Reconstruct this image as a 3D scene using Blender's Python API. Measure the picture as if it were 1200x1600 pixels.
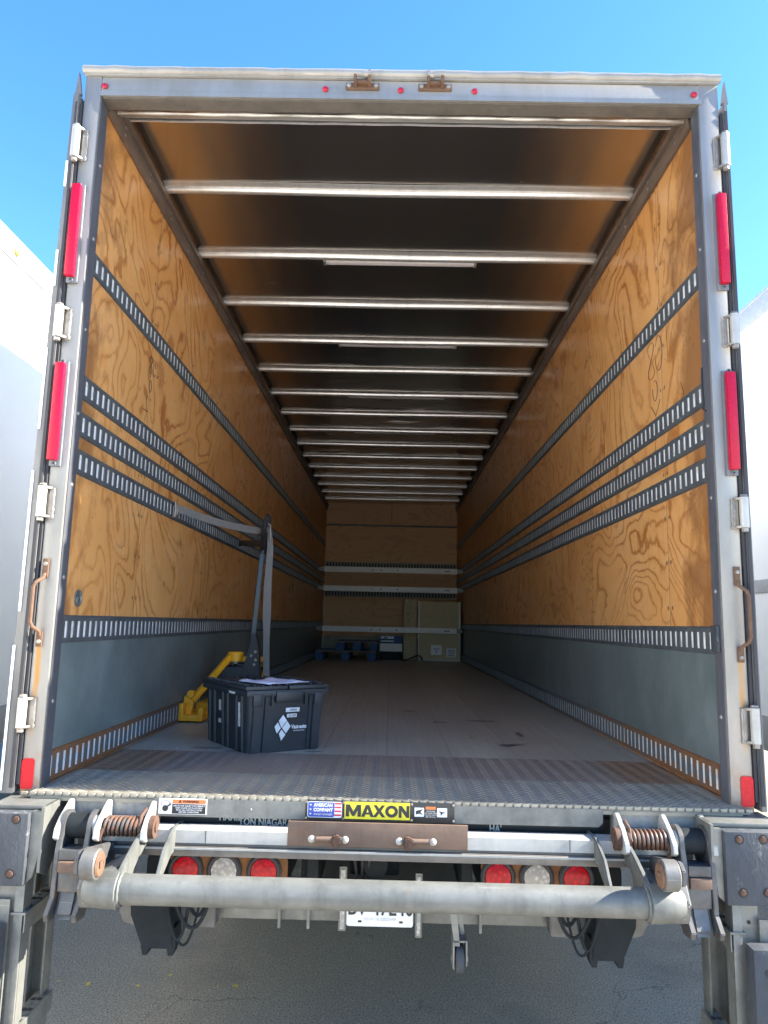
import bpy, bmesh, math, random
from mathutils import Vector, Matrix
random.seed(7)
R = math.radians
scene = bpy.context.scene
for o in list(bpy.data.objects): bpy.data.objects.remove(o)
col = scene.collection

# ------------------------------------------------------------------ camera
CAM = Vector((.004, -2.669, .608)); YAW, PITCH, ROLL, FPX = -.0113, .1508, .0227, 1139.0
def cam_axes():
    cy, sy, cp, sp = math.cos(YAW), math.sin(YAW), math.cos(PITCH), math.sin(PITCH)
    f = Vector((sy*cp, cy*cp, sp)); r = Vector((cy, -sy, 0)); u = r.cross(f)
    cr, sr = math.cos(ROLL), math.sin(ROLL)
    return f, cr*r+sr*u, -sr*r+cr*u
F_, R_, U_ = cam_axes()
cd = bpy.data.cameras.new('camera'); cam = bpy.data.objects.new('camera', cd); col.objects.link(cam)
m3 = Matrix((R_, U_, -F_)).transposed()
cam.matrix_world = Matrix.Translation(CAM) @ m3.to_4x4()
cd.sensor_fit = 'VERTICAL'; cd.sensor_height = 36; cd.lens = FPX/1600*36
cd.clip_start = .05; cd.clip_end = 2000
scene.camera = cam
def at(u, v, y):          # point on the plane y = const seen at photo pixel (u, v)
    d = F_ + R_*((u-600)/FPX) - U_*((v-800)/FPX)
    t = (y-CAM.y)/d.y; p = CAM+d*t
    return p

# ------------------------------------------------------------------ world and sun
SUN_EL, SUN_AZ = R(34), R(91.3)          # azimuth from +Y towards +X
w = bpy.data.worlds.new('World'); scene.world = w; w.use_nodes = True
nt = w.node_tree; nt.nodes.clear()
sky = nt.nodes.new('ShaderNodeTexSky'); sky.sky_type = 'NISHITA'; sky.sun_disc = False
sky.sun_elevation = SUN_EL; sky.sun_rotation = SUN_AZ
sky.air_density = 1.0; sky.dust_density = .25; sky.ozone_density = 3.0
bg = nt.nodes.new('ShaderNodeBackground'); bg.inputs['Strength'].default_value = .105
wo = nt.nodes.new('ShaderNodeOutputWorld')
hs = nt.nodes.new('ShaderNodeHueSaturation'); hs.inputs['Saturation'].default_value = 1.26; hs.inputs['Hue'].default_value = .506
nt.links.new(sky.outputs[0], hs.inputs['Color']); nt.links.new(hs.outputs[0], bg.inputs[0]); nt.links.new(bg.outputs[0], wo.inputs[0])
ld = bpy.data.lights.new('sun', 'SUN'); ld.energy = 5.0; ld.angle = R(.5); ld.color = (1, .93, .82)
sun = bpy.data.objects.new('sun', ld); col.objects.link(sun)
sd = Vector((math.cos(SUN_EL)*math.sin(SUN_AZ), math.cos(SUN_EL)*math.cos(SUN_AZ), math.sin(SUN_EL)))
sun.rotation_euler = sd.to_track_quat('Z', 'Y').to_euler(); sun.location = sd*30
vs = scene.view_settings
vs.view_transform = 'Standard'; vs.look = 'None'; vs.gamma = 1; vs.use_curve_mapping = False
vs.exposure = 2.42

scene.cycles.max_bounces = 14; scene.cycles.diffuse_bounces = 10; scene.cycles.glossy_bounces = 5

# ------------------------------------------------------------------ materials
class NT:
    def __init__(s, name):
        s.m = bpy.data.materials.new(name); s.m.use_nodes = True
        s.t = s.m.node_tree; s.b = s.t.nodes['Principled BSDF']
    def n(s, typ, **kw):
        o = s.t.nodes.new('ShaderNode'+typ)
        for k, v in kw.items(): setattr(o, k, v)
        return o
    def l(s, a, b): s.t.links.new(a, b)
    def coord(s, scale=(1, 1, 1), src='Object'):
        if not hasattr(s, 'tc'): s.tc = s.n('TexCoord')
        mp = s.n('Mapping'); mp.inputs['Scale'].default_value = scale
        s.l(s.tc.outputs[src], mp.inputs[0]); return mp.outputs[0]
    def noise(s, scale, detail=4, rough=.55, vec=None, dist=0, stretch=(1, 1, 1)):
        x = s.n('TexNoise'); x.inputs['Scale'].default_value = scale; x.inputs['Detail'].default_value = detail
        x.inputs['Roughness'].default_value = rough; x.inputs['Distortion'].default_value = dist
        s.l(vec if vec is not None else s.coord(stretch), x.inputs['Vector']); return x.outputs['Fac']
    def ramp(s, f, stops, interp='LINEAR'):
        x = s.n('ValToRGB'); x.color_ramp.interpolation = interp
        e = x.color_ramp.elements
        while len(e) < len(stops): e.new(.5)
        for i, (p, c) in enumerate(stops):
            e[i].position = p
            e[i].color = (c, c, c, 1) if isinstance(c, (int, float)) else (*c, 1)
        s.l(f, x.inputs[0]); return x.outputs[0]
    def math(s, op, a, b=None, c=None, clamp=False):
        x = s.n('Math', operation=op); x.use_clamp = clamp
        for i, v in enumerate((a, b, c)):
            if v is None: continue
            if isinstance(v, (int, float)): x.inputs[i].default_value = v
            else: s.l(v, x.inputs[i])
        return x.outputs[0]
    def mix(s, f, a, b, mode='MIX'):
        x = s.n('Mix', data_type='RGBA', blend_type=mode)
        for i, v in ((0, f), (6, a), (7, b)):
            if isinstance(v, (int, float)): x.inputs[i].default_value = v
            elif isinstance(v, tuple): x.inputs[i].default_value = (*v, 1)
            else: s.l(v, x.inputs[i])
        return x.outputs[2]
    def sep(s, vec=None):
        x = s.n('SeparateXYZ'); s.l(vec if vec is not None else s.coord(), x.inputs[0]); return x.outputs
    def comb(s, x, y, z):
        c = s.n('CombineXYZ')
        for i, v in enumerate((x, y, z)):
            if isinstance(v, (int, float)): c.inputs[i].default_value = v
            else: s.l(v, c.inputs[i])
        return c.outputs[0]
    def bump(s, h, strength=.3, dist=.01):
        x = s.n('Bump'); x.inputs['Strength'].default_value = strength; x.inputs['Distance'].default_value = dist
        s.l(h, x.inputs['Height']); s.l(x.outputs[0], s.b.inputs['Normal'])
    def set(s, color=None, rough=None, metal=None, **kw):
        for k, v in (('Base Color', color), ('Roughness', rough), ('Metallic', metal)):
            if v is None: continue
            if isinstance(v, tuple): s.b.inputs[k].default_value = (*v, 1)
            elif isinstance(v, (int, float)): s.b.inputs[k].default_value = v
            else: s.l(v, s.b.inputs[k])
        for k, v in kw.items(): s.b.inputs[k].default_value = v
        return s.m

def worn(name, c1, c2, rough=.5, metal=0., scale=8, bump=.15, rust=None, rust_amt=.62, stretch=(1, 1, 1), r2=None, fine=60, grime=.35):
    """two-tone mottled surface with fine relief and optional rust patches"""
    t = NT(name)
    a = t.noise(scale, 6, .65, stretch=stretch)
    c = t.mix(t.ramp(a, [(.32, 0), (.68, 1)]), c1, c2)
    f = t.noise(fine, 3, .6, stretch=stretch)
    c = t.mix(t.math('MULTIPLY', t.ramp(f, [(.35, 0), (.75, 1)]), .25), c, tuple(x*.6 for x in c1))
    run = t.ramp(t.noise(17, 5, .7, stretch=(1, 1, .09)), [(.48, 0), (.78, 1)])
    c = t.mix(t.math('MULTIPLY', run, grime), c, tuple(x*.35 for x in c2))
    scr = t.ramp(t.noise(38, 3, .75, stretch=(.07, 1, 1)), [(.68, 0), (.72, 1)])
    c = t.mix(t.math('MULTIPLY', scr, .3), c, tuple(min(.8, x*1.6+.03) for x in c1))
    met = metal
    if rust:
        r = t.ramp(t.noise(scale*.8, 8, .75, stretch=stretch), [(rust_amt, 0), (rust_amt+.08, 1)])
        rc = t.mix(t.noise(30, 5), rust, tuple(x*.45 for x in rust))
        c = t.mix(r, c, rc)
        met = t.math('MULTIPLY', t.math('SUBTRACT', 1, r), metal)
    t.bump(f, bump, .003)
    rr = t.math('ADD', t.math('MULTIPLY', a, .3), rough-.15)
    return t.set(c, rr, met)

M = {}
def flat(name, c, rough=.6, metal=0., **kw):
    t = NT(name); a = t.noise(35, 4)
    cc = t.mix(t.ramp(a, [(.3, 0), (.75, 1)]), c, tuple(x*.82 for x in c))
    M[name] = t.set(cc, rough, metal, **kw); return M[name]

M['frame_steel'] = None
def frame_steel():
    t = NT('frame_steel')
    a = t.noise(5, 6, .65, stretch=(1, 1, .35)); c = t.mix(t.ramp(a, [(.3, 0), (.7, 1)]), (.325, .312, .285), (.215, .205, .185))
    x, y, z = t.sep()
    ax = t.math('ABSOLUTE', x)
    # rust streaks running down below the grab handles
    wob = t.math('MULTIPLY', t.math('SUBTRACT', t.noise(9, 3, stretch=(0, 0, 1)), .5), .02)
    d = t.math('ABSOLUTE', t.math('ADD', t.math('SUBTRACT', ax, 1.262), wob))
    m = t.ramp(d, [(.004, 1), (.014, 0)])
    m = t.math('MULTIPLY', m, t.ramp(z, [(.17, 0), (.25, 1)]))
    m = t.math('MULTIPLY', m, t.ramp(z, [(.5, 1), (.53, 0)]))
    m = t.math('MULTIPLY', m, t.ramp(t.noise(14, 4, stretch=(1, 1, .3)), [(.3, .35), (.55, 1)]))
    c = t.mix(m, c, (.38, .19, .035))
    # rust at the feet of the posts and in scattered spots
    r = t.ramp(t.noise(11, 8, .75), [(.66, 0), (.72, 1)])
    low = t.ramp(z, [(.0, 1), (.16, .0)])
    r2 = t.math('MULTIPLY', t.ramp(t.noise(16, 6, .7), [(.42, 0), (.6, 1)]), low)
    r = t.math('MAXIMUM', t.math('MULTIPLY', r, .5), r2)
    c = t.mix(r, c, (.27, .13, .05))
    st = t.ramp(t.noise(22, 5, .7, stretch=(1, 1, .12)), [(.5, 0), (.8, 1)])
    c = t.mix(t.math('MULTIPLY', st, .4), c, (.22, .21, .2))
    t.bump(t.noise(70, 4), .12, .003)
    return t.set(c, t.math('ADD', t.math('MULTIPLY', a, .35), .25), .45)
M['frame_steel'] = frame_steel()

def plywood(name, side):
    t = NT(name); x, y, z = t.sep()
    # veneer sheets 1.22 m long along the wall
    sh = t.math('FLOOR', t.math('DIVIDE', t.math('ADD', y, .35+.3*side), 1.22))
    off = t.math('MULTIPLY', sh, 3.71)
    v = t.comb(t.math('ADD', off, 4.0*side), t.math('MULTIPLY', y, 1.25), t.math('MULTIPLY', z, 1.0))
    n1 = t.noise(1.05, 2.0, .42, vec=v, dist=.8)
    k = t.math('ADD', t.math('MULTIPLY', n1, 112), t.math('MULTIPLY', t.noise(14, 5, .65, vec=v), 5.0))
    s = t.math('SINE', k)
    line = t.ramp(t.math('MULTIPLY_ADD', s, .5, .5), [(0.0, .0), (.6, .06), (.88, .35), (.98, 1)])
    # visibility of the figure varies over the sheet
    vis = t.ramp(t.noise(1.6, 3, vec=v), [(.32, .3), (.58, 1)])
    line = t.math('MULTIPLY', line, vis)
    grain = t.noise(95, 3, .6, vec=t.comb(y, t.math('MULTIPLY', z, .06), off))
    base = t.mix(t.ramp(t.noise(1.4, 5, .6), [(.3, 0), (.7, 1)]), (.78, .42, .155), (.68, .325, .098))
    base = t.mix(t.math('MULTIPLY', t.ramp(grain, [(.3, 0), (.7, 1)]), .28), base, (.50, .23, .065))
    c = t.mix(t.math('MULTIPLY', line, .92), base, (.36, .12, .022))
    wn = t.n('TexWhiteNoise', noise_dimensions='1D'); t.l(sh, wn.inputs['W'])
    c = t.mix(t.math('MULTIPLY', wn.outputs['Value'], .38), c, (.46, .22, .07))
    gl = t.ramp(t.noise(2.6, 6, .75, stretch=(1, .8, 1)), [(.52, 0), (.75, 1)])
    c = t.mix(t.math('MULTIPLY', gl, .35), c, (.80, .56, .30))
    gg = t.ramp(t.noise(24, 4, .8, stretch=(1, .1, 1.2)), [(.69, 0), (.72, 1)])
    lowz = t.ramp(t.math('MULTIPLY', z, .5), [(.5, 1), (.8, .15)])
    c = t.mix(t.math('MULTIPLY', t.math('MULTIPLY', gg, lowz), .6), c, (.2, .1, .05))
    # knots and plugs, scuffs
    vor = t.n('TexVoronoi'); vor.inputs['Scale'].default_value = 1.3
    t.l(t.comb(side*3.3, y, z), vor.inputs['Vector'])
    kn = t.ramp(vor.outputs['Distance'], [(.0, 1), (.035, .7), (.07, 0)])
    c = t.mix(t.math('MULTIPLY', kn, .6), c, (.2, .07, .018))
    sc = t.ramp(t.noise(7, 7, .8, stretch=(1, .5, 2.2)), [(.60, 0), (.72, 1)])
    c = t.mix(t.math('MULTIPLY', sc, .35), c, (.24, .13, .06))
    # weathered brown veneer at the doorway
    edge = t.ramp(y, [(.0, 1), (.62, 0)])
    wv = t.ramp(t.math('ADD', t.noise(3.2, 6, .7, stretch=(1, 1, .6)), t.math('MULTIPLY', edge, .42 if side > 0 else .26)), [(.62, 0), (.78, 1)])
    c = t.mix(t.math('MULTIPLY', wv, .8), c, t.mix(t.noise(40, 4, stretch=(1, 1, .1)), (.30, .13, .045), (.17, .072, .03)))
    # sheet seams
    fr = t.math('FRACT', t.math('DIVIDE', t.math('ADD', y, .35+.3*side), 1.22))
    seam = t.ramp(fr, [(0, 1), (.006, 0)]); pale = t.ramp(fr, [(.0, .6), (.05, 0)])
    c = t.mix(t.math('MULTIPLY', pale, t.ramp(t.noise(4, 4), [(.4, 0), (.6, .6)])), c, (.62, .40, .19))
    c = t.mix(t.math('MULTIPLY', seam, .8), c, (.06, .03, .012))
    zz = t.math('SUBTRACT', t.math('FRACT', t.math('MULTIPLY', z, 1/.2)), .5)
    yy = t.math('MULTIPLY', t.math('SUBTRACT', t.math('PINGPONG', t.math('ADD', fr, 0), .5), .02), 1.22)
    ds = t.math('SQRT', t.math('ADD', t.math('POWER', yy, 2), t.math('POWER', t.math('MULTIPLY', zz, .2), 2)))
    c = t.mix(t.math('MULTIPLY', t.ramp(ds, [(.007, 1), (.010, 0)]), .85), c, (.10, .06, .035))
    # staples, nail heads and black flecks
    v2 = t.n('TexVoronoi'); v2.inputs['Scale'].default_value = 9
    t.l(t.comb(1, y, z), v2.inputs['Vector'])
    c = t.mix(t.ramp(v2.outputs['Distance'], [(.0, 1), (.035, .9), (.05, 0)]), c, (.035, .02, .012))
    t.bump(t.math('ADD', grain, t.math('MULTIPLY', line, .5)), .12, .002)
    return t.set(c, t.ramp(t.noise(6, 5), [(.3, .26), (.7, .5)]), 0)
M['ply_left'] = plywood('plywood_left', 0); M['ply_right'] = plywood('plywood_right', 1)
def plyfront():
    t = NT('plywood_front'); x, y, z = t.sep()
    v = t.comb(t.math('MULTIPLY', x, 1.0), 3, t.math('MULTIPLY', z, 3.2))
    s = t.math('SINE', t.math('MULTIPLY', t.noise(.9, 2, vec=v, dist=.5), 60))
    c = t.mix(t.math('MULTIPLY', t.ramp(s, [(.6, 0), (1, 1)]), .45), (.60, .36, .19), (.42, .23, .11))
    return t.set(c, .6, 0)
M['ply_front'] = plyfront()

def galv(name, c1, c2, rough, metal, stretch=(1, 1, 1), **kw): M[name] = worn(name, c1, c2, rough, metal, stretch=stretch, **kw)
galv('galv', (.215, .218, .20), (.135, .14, .13), .5, .4, scale=14)
galv('galv_tube', (.18, .186, .172), (.10, .106, .098), .55, .25, scale=9, fine=50, stretch=(.6, 1, 1), rust=(.20, .12, .06), rust_amt=.66, grime=.55)
galv('bow_metal', (.86, .86, .83), (.7, .7, .67), .33, .8, scale=9, stretch=(.3, 1, 1), bump=.05)
galv('white_alu', (.47, .46, .425), (.34, .33, .30), .4, .2, scale=6, stretch=(.4, 1, 1), bump=.06)
galv('beige_alu', (.42, .40, .36), (.29, .28, .25), .6, .25, scale=30, fine=150)
galv('brown_bar', (.21, .19, .165), (.14, .13, .115), .5, .4, scale=9)
galv('rusty_plate', (.165, .108, .077), (.115, .075, .053), .7, .1, scale=9, rust=(.22, .115, .062), rust_amt=.55)
galv('rust', (.105, .052, .032), (.06, .034, .024), .8, .05, scale=22, bump=.5)
galv('rust_orange', (.15, .082, .045), (.09, .047, .028), .8, .0, scale=26, bump=.4)
galv('spring_steel', (.10, .085, .078), (.055, .045, .042), .5, .3, scale=40, rust=(.17, .075, .04), rust_amt=.46)
galv('cast_iron', (.12, .12, .12), (.06, .06, .06), .5, .35, scale=12, rust=(.24, .15, .09), rust_amt=.6)
galv('cast_grey', (.17, .17, .165), (.09, .088, .08), .5, .35, scale=9, rust=(.3, .2, .13), rust_amt=.6)
galv('lamp_rust', (.26, .11, .03), (.15, .07, .03), .8, .05, scale=16, rust=(.5, .36, .16), rust_amt=.58, bump=.5)
galv('top_rail', (.22, .165, .13), (.13, .10, .08), .55, .35, scale=9, stretch=(1, .3, 1))
galv('track_steel', (.15, .17, .18), (.095, .11, .12), .5, .45, scale=16, stretch=(1, .4, 1))
galv('black_steel', (.014, .018, .020), (.026, .03, .033), .7, .2, scale=12)
galv('rubber', (.032, .038, .046), (.056, .064, .074), .75, 0, scale=14, stretch=(1.6, 1, .8), bump=.5, rust=(.26, .27, .28), rust_amt=.60)
galv('weld_metal', (.34, .32, .29), (.23, .195, .16), .45, .4, scale=25, bump=.25)
galv('lip_metal', (.36, .345, .315), (.25, .235, .21), .5, .4, scale=12, stretch=(.2, 1, 1), bump=.1)
galv('door_edge', (.24, .23, .21), (.10, .10, .10), .5, .3, scale=7, stretch=(1, 1, .3), rust=(.62, .58, .5), rust_amt=.60)
galv('navy_jamb', (.15, .16, .185), (.085, .09, .105), .5, .35, scale=6, stretch=(1, 1, .4))
def slot_mat():
    t = NT('slot_back'); a = t.ramp(t.noise(9, 5, .8), [(.46, 0), (.66, 1)])
    c = t.mix(t.math('MULTIPLY', a, .7), (.88, .89, .88), (.38, .36, .33)); M['slot_back'] = t.set(c, .4, .15)
slot_mat()
flat('dark', (.02, .02, .022), .8)
M['black_steel'].node_tree.nodes['Principled BSDF'].inputs['Specular IOR Level'].default_value = .15
flat('gasket', (.035, .035, .04), .7)
flat('name_black', (.006, .008, .012), .45)
flat('yellow', (.92, .40, .012), .42)
flat('white_plastic', (.8, .8, .8), .4)
flat('decal_white', (.78, .79, .80), .4); flat('decal_black', (.02, .02, .02), .5); flat('decal_orange', (.75, .2, .05), .5)
flat('decal_blue', (.035, .07, .38), .4); flat('decal_red', (.62, .04, .06), .4); flat('decal_yellow', (.82, .72, .04), .4)
flat('letter_grey', (.62, .62, .6), .5)
flat('pallet_blue', (.03, .10, .24), .7); flat('pallet_wood', (.22, .16, .11), .8)
flat('paper', (.72, .72, .82), .7); flat('paper_blue', (.75, .75, .78), .7)
flat('crate_board', (.52, .44, .27), .7)
flat('leaf_yellow', (.62, .47, .06), .7)
flat('webbing', (.17, .165, .155), .9); flat('webbing_dark', (.05, .04, .035), .85)
flat('jack_grey', (.045, .062, .075), .5); flat('jack_black', (.010, .012, .016), .5)
flat('pencil', (.07, .04, .025), .8)
flat('glass_dark', (.05, .05, .055), .2)
flat('amber', (.8, .42, .06), .3)
flat('housing_grey', (.14, .15, .17), .5)
flat('tyre', (.025, .025, .027), .85)

def red_lens(name, c, emit=0):
    t = NT(name)
    vo = t.n('TexVoronoi'); vo.inputs['Scale'].default_value = emit or 90; t.l(t.coord(), vo.inputs['Vector'])
    cc = t.mix(t.ramp(vo.outputs['Distance'], [(.1, 0), (.6, 1)]), c, tuple(x*(.55 if emit else .8) for x in c))
    t.bump(vo.outputs['Distance'], .25 if emit else .2, .002)
    M[name] = t.set(cc, .3, 0)
    M[name].node_tree.nodes['Principled BSDF'].inputs['Specular IOR Level'].default_value = .3
red_lens('lens_pink', (.46, .004, .032)); red_lens('lens_red', (.58, .003, .010), 70); red_lens('lens_white', (.55, .54, .50), 70)
red_lens('reflector_red', (.62, .004, .014)); red_lens('marker_red', (.42, .01, .04))

def scuff():
    t = NT('scuff_steel'); x, y, z = t.sep()
    a = t.noise(2.2, 7, .7, stretch=(1, 1, 1.3))
    c = t.mix(t.ramp(a, [(.3, 0), (.72, 1)]), (.145, .19, .192), (.245, .30, .30))
    s1 = t.ramp(t.noise(26, 4, .7, stretch=(1, .08, 1.3)), [(.66, 0), (.72, 1)])
    s2 = t.ramp(t.noise(5, 6, .75, stretch=(1, 1, .6)), [(.48, 0), (.7, 1)])
    c = t.mix(t.math('MULTIPLY', s1, .35), c, (.42, .46, .48))
    c = t.mix(t.math('MULTIPLY', s2, .3), c, (.36, .42, .44))
    d = t.ramp(t.noise(9, 6, .8), [(.70, 0), (.74, 1)])
    c = t.mix(t.math('MULTIPLY', d, .7), c, (.07, .08, .09))
    t.bump(t.noise(3, 2), .15, .02)
    M['scuff'] = t.set(c, t.ramp(a, [(.3, .36), (.7, .52)]), .4)
scuff()

def floor_mat():
    t = NT('worn_floor'); x, y, z = t.sep()
    a = t.noise(2.4, 8, .72, stretch=(1, .35, 1))
    c = t.mix(t.ramp(a, [(.32, 0), (.7, 1)]), (.34, .325, .26), (.50, .48, .40))
    st = t.noise(42, 3, .6, stretch=(1, .03, 1))
    c = t.mix(t.math('MULTIPLY', t.ramp(st, [(.35, 0), (.7, 1)]), .35), c, (.2, .18, .155))
    tr = t.ramp(t.noise(6, 6, .8, stretch=(1.8, .22, 1), dist=.6), [(.62, 0), (.7, 1)])
    c = t.mix(t.math('MULTIPLY', tr, .5), c, (.09, .085, .08))
    pl = t.math('FRACT', t.math('MULTIPLY', x, 1/.03)); 
    c = t.mix(t.math('MULTIPLY', t.ramp(pl, [(0, 1), (.08, 0)]), .2), c, (.07, .06, .055))
    bd = t.math('FRACT', t.math('MULTIPLY', x, 1/.305)); bi = t.math('FLOOR', t.math('MULTIPLY', x, 1/.305))
    wn = t.n('TexWhiteNoise', noise_dimensions='1D'); t.l(bi, wn.inputs['W'])
    c = t.mix(t.math('MULTIPLY', wn.outputs['Value'], .3), c, (.19, .17, .14))
    c = t.mix(t.math('MULTIPLY', t.ramp(bd, [(0, 1), (.014, .8), (.02, 0)]), .45), c, (.045, .04, .035))
    sy = t.math('SUBTRACT', t.math('FRACT', t.math('MULTIPLY', y, 1/.305)), .5); sx = t.math('SUBTRACT', t.math('FRACT', t.math('MULTIPLY', x, 1/.1525)), .5)
    dd = t.math('ADD', t.math('POWER', t.math('MULTIPLY', sy, .305), 2), t.math('POWER', t.math('MULTIPLY', sx, .1525), 2))
    c = t.mix(t.math('MULTIPLY', t.ramp(t.math('SQRT', dd), [(.006, 1), (.008, 0)]), .7), c, (.06, .055, .05))
    wear = t.ramp(t.noise(1.6, 5, .7, stretch=(1, .5, 1)), [(.5, 0), (.75, 1)])
    c = t.mix(t.math('MULTIPLY', wear, .4), c, (.5, .48, .43))
    # dark oil marks
    n = t.noise(14, 4)
    for (px, py, rx, ry) in OIL:
        dx = t.math('DIVIDE', t.math('SUBTRACT', x, px), rx); dy = t.math('DIVIDE', t.math('SUBTRACT', y, py), ry)
        d = t.math('ADD', t.math('ADD', t.math('MULTIPLY', dx, dx), t.math('MULTIPLY', dy, dy)), t.math('MULTIPLY', t.math('SUBTRACT', n, .5), 1.6))
        c = t.mix(t.math('MULTIPLY', t.ramp(d, [(.5, 1), (1.1, 0)]), .72), c, (.045, .043, .04))
    t.bump(t.math('ADD', st, t.noise(30, 5)), .25, .004)
    M['floor'] = t.set(c, t.ramp(a, [(.3, .33), (.7, .55)]), .1)
OIL = [(-.955, .80, .10, .035), (-.85, .93, .09, .03), (-.72, .86, .05, .02), (.62, 1.22, .05, .05), (.67, 1.24, .05, .04), (.6, 2.15, .12, .05), (.33, 2.05, .06, .04),
       (.75, 1.6, .02, .12), (.15, 2.6, .05, .05), (-.35, .9, .06, .02)]
floor_mat()

def plate_mat(name, c1, c2, rustedge):
    t = NT(name); x, y, z = t.sep()
    a = t.noise(5, 7, .7); c = t.mix(t.ramp(a, [(.3, 0), (.7, 1)]), c1, c2)
    ax = t.math('ABSOLUTE', x)
    e = t.math('ADD', t.ramp(ax, [(.85, 0), (1.25, rustedge)]), t.math('MULTIPLY', t.noise(9, 6, .7), .6))
    c = t.mix(t.math('MULTIPLY', t.ramp(e, [(.5, 0), (.85, 1)]), .7), c, (.24, .13, .06))
    sp = t.ramp(t.noise(60, 4, .7), [(.66, 0), (.72, 1)])
    c = t.mix(t.math('MULTIPLY', sp, .5), c, (.55, .52, .45))
    t.bump(t.noise(90, 3), .2, .002)
    return t.set(c, .48, .35)
M['diamond'] = plate_mat('diamond_plate_grey', (.35, .325, .265), (.24, .22, .175), .2)
M['diamond_brown'] = plate_mat('diamond_plate_brown', (.27, .225, .19), (.2, .165, .14), .5)

def roof_mat():
    t = NT('ceiling_sheet')
    a = t.noise(3, 6, .7)
    h = t.noise(1.6, 3, .5, stretch=(.8, 1.5, 1), dist=1.2)
    x, y, z = t.sep()
    dz = t.ramp(t.math('MULTIPLY', y, .2), [(.55, .10), (.95, 1)])
    pk = t.math('MULTIPLY', t.ramp(t.noise(.9, 2), [(.45, .1), (.6, 1)]), dz)
    t.bump(t.math('MULTIPLY', h, pk), .35, .05)
    sc = t.math('MULTIPLY', t.ramp(t.noise(26, 4, .8, stretch=(.35, 1, 1), dist=.8), [(.66, 0), (.72, 1)]), t.ramp(t.noise(2.2, 3), [(.48, 0), (.6, 1)]))
    c = t.mix(t.math('MULTIPLY', sc, .5), (.58, .54, .50), (.85, .84, .82))
    M['ceiling'] = t.set(c, t.math('ADD', t.math('MULTIPLY', sc, .3), t.math('ADD', t.math('MULTIPLY', a, .18), .10)), .98)
roof_mat()

def asphalt():
    t = NT('asphalt')
    a = t.noise(.7, 6, .6); c = t.mix(t.ramp(a, [(.3, 0), (.7, 1)]), (.31, .265, .20), (.40, .345, .265))
    f = t.noise(120, 4, .75); c = t.mix(t.ramp(f, [(.36, 1), (.54, 0)]), c, (.075, .066, .055))
    v = t.n('TexVoronoi'); v.inputs['Scale'].default_value = 95; t.l(t.coord(), v.inputs['Vector'])
    sp = t.math('MULTIPLY', t.ramp(v.outputs['Distance'], [(.1, 1), (.3, 0)]), t.ramp(t.noise(70, 3), [(.44, 0), (.54, 1)]))
    c = t.mix(t.math('MULTIPLY', sp, .85), c, (.62, .58, .5))
    # cracks
    v2 = t.n('TexVoronoi', feature='DISTANCE_TO_EDGE'); v2.inputs['Scale'].default_value = .9
    nn = t.n('TexNoise'); nn.inputs['Scale'].default_value = 4; nn.inputs['Detail'].default_value = 6; t.l(t.coord(), nn.inputs['Vector'])
    vm = t.n('VectorMath', operation='MULTIPLY_ADD'); t.l(nn.outputs['Color'], vm.inputs[0]); vm.inputs[1].default_value = (.5, .5, .5); t.l(t.coord(), vm.inputs[2])
    t.l(vm.outputs[0], v2.inputs['Vector'])
    cr = t.math('MULTIPLY', t.ramp(v2.outputs['Distance'], [(.0, 1), (.005, 0)]), t.ramp(t.noise(1.6, 2), [(.47, 0), (.6, 1)]))
    oil = t.ramp(t.noise(1.3, 5, .6), [(.55, 0), (.72, 1)])
    c = t.mix(t.math('MULTIPLY', oil, .45), c, (.11, .105, .1))
    c = t.mix(t.math('MULTIPLY', cr, .75), c, (.05, .05, .05))
    t.bump(f, .55, .005)
    M['asphalt'] = t.set(c, .88, 0)
asphalt()

def trailer_white():
    t = NT('trailer_white'); x, y, z = t.sep()
    fr = t.math('FRACT', t.math('DIVIDE', y, 1.22))
    seam = t.ramp(fr, [(0, 1), (.003, 0)])
    a = t.noise(1.2, 6, .6, stretch=(1, 1, .3))
    c = t.mix(t.ramp(a, [(.3, 0), (.8, 1)]), (.82, .82, .80), (.73, .735, .71))
    c = t.mix(t.math('MULTIPLY', seam, .55), c, (.3, .31, .31))
    M['trailer_white'] = t.set(c, .32, 0)
trailer_white()
flat('trailer_rail', (.40, .40, .39), .42, .2)

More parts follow.
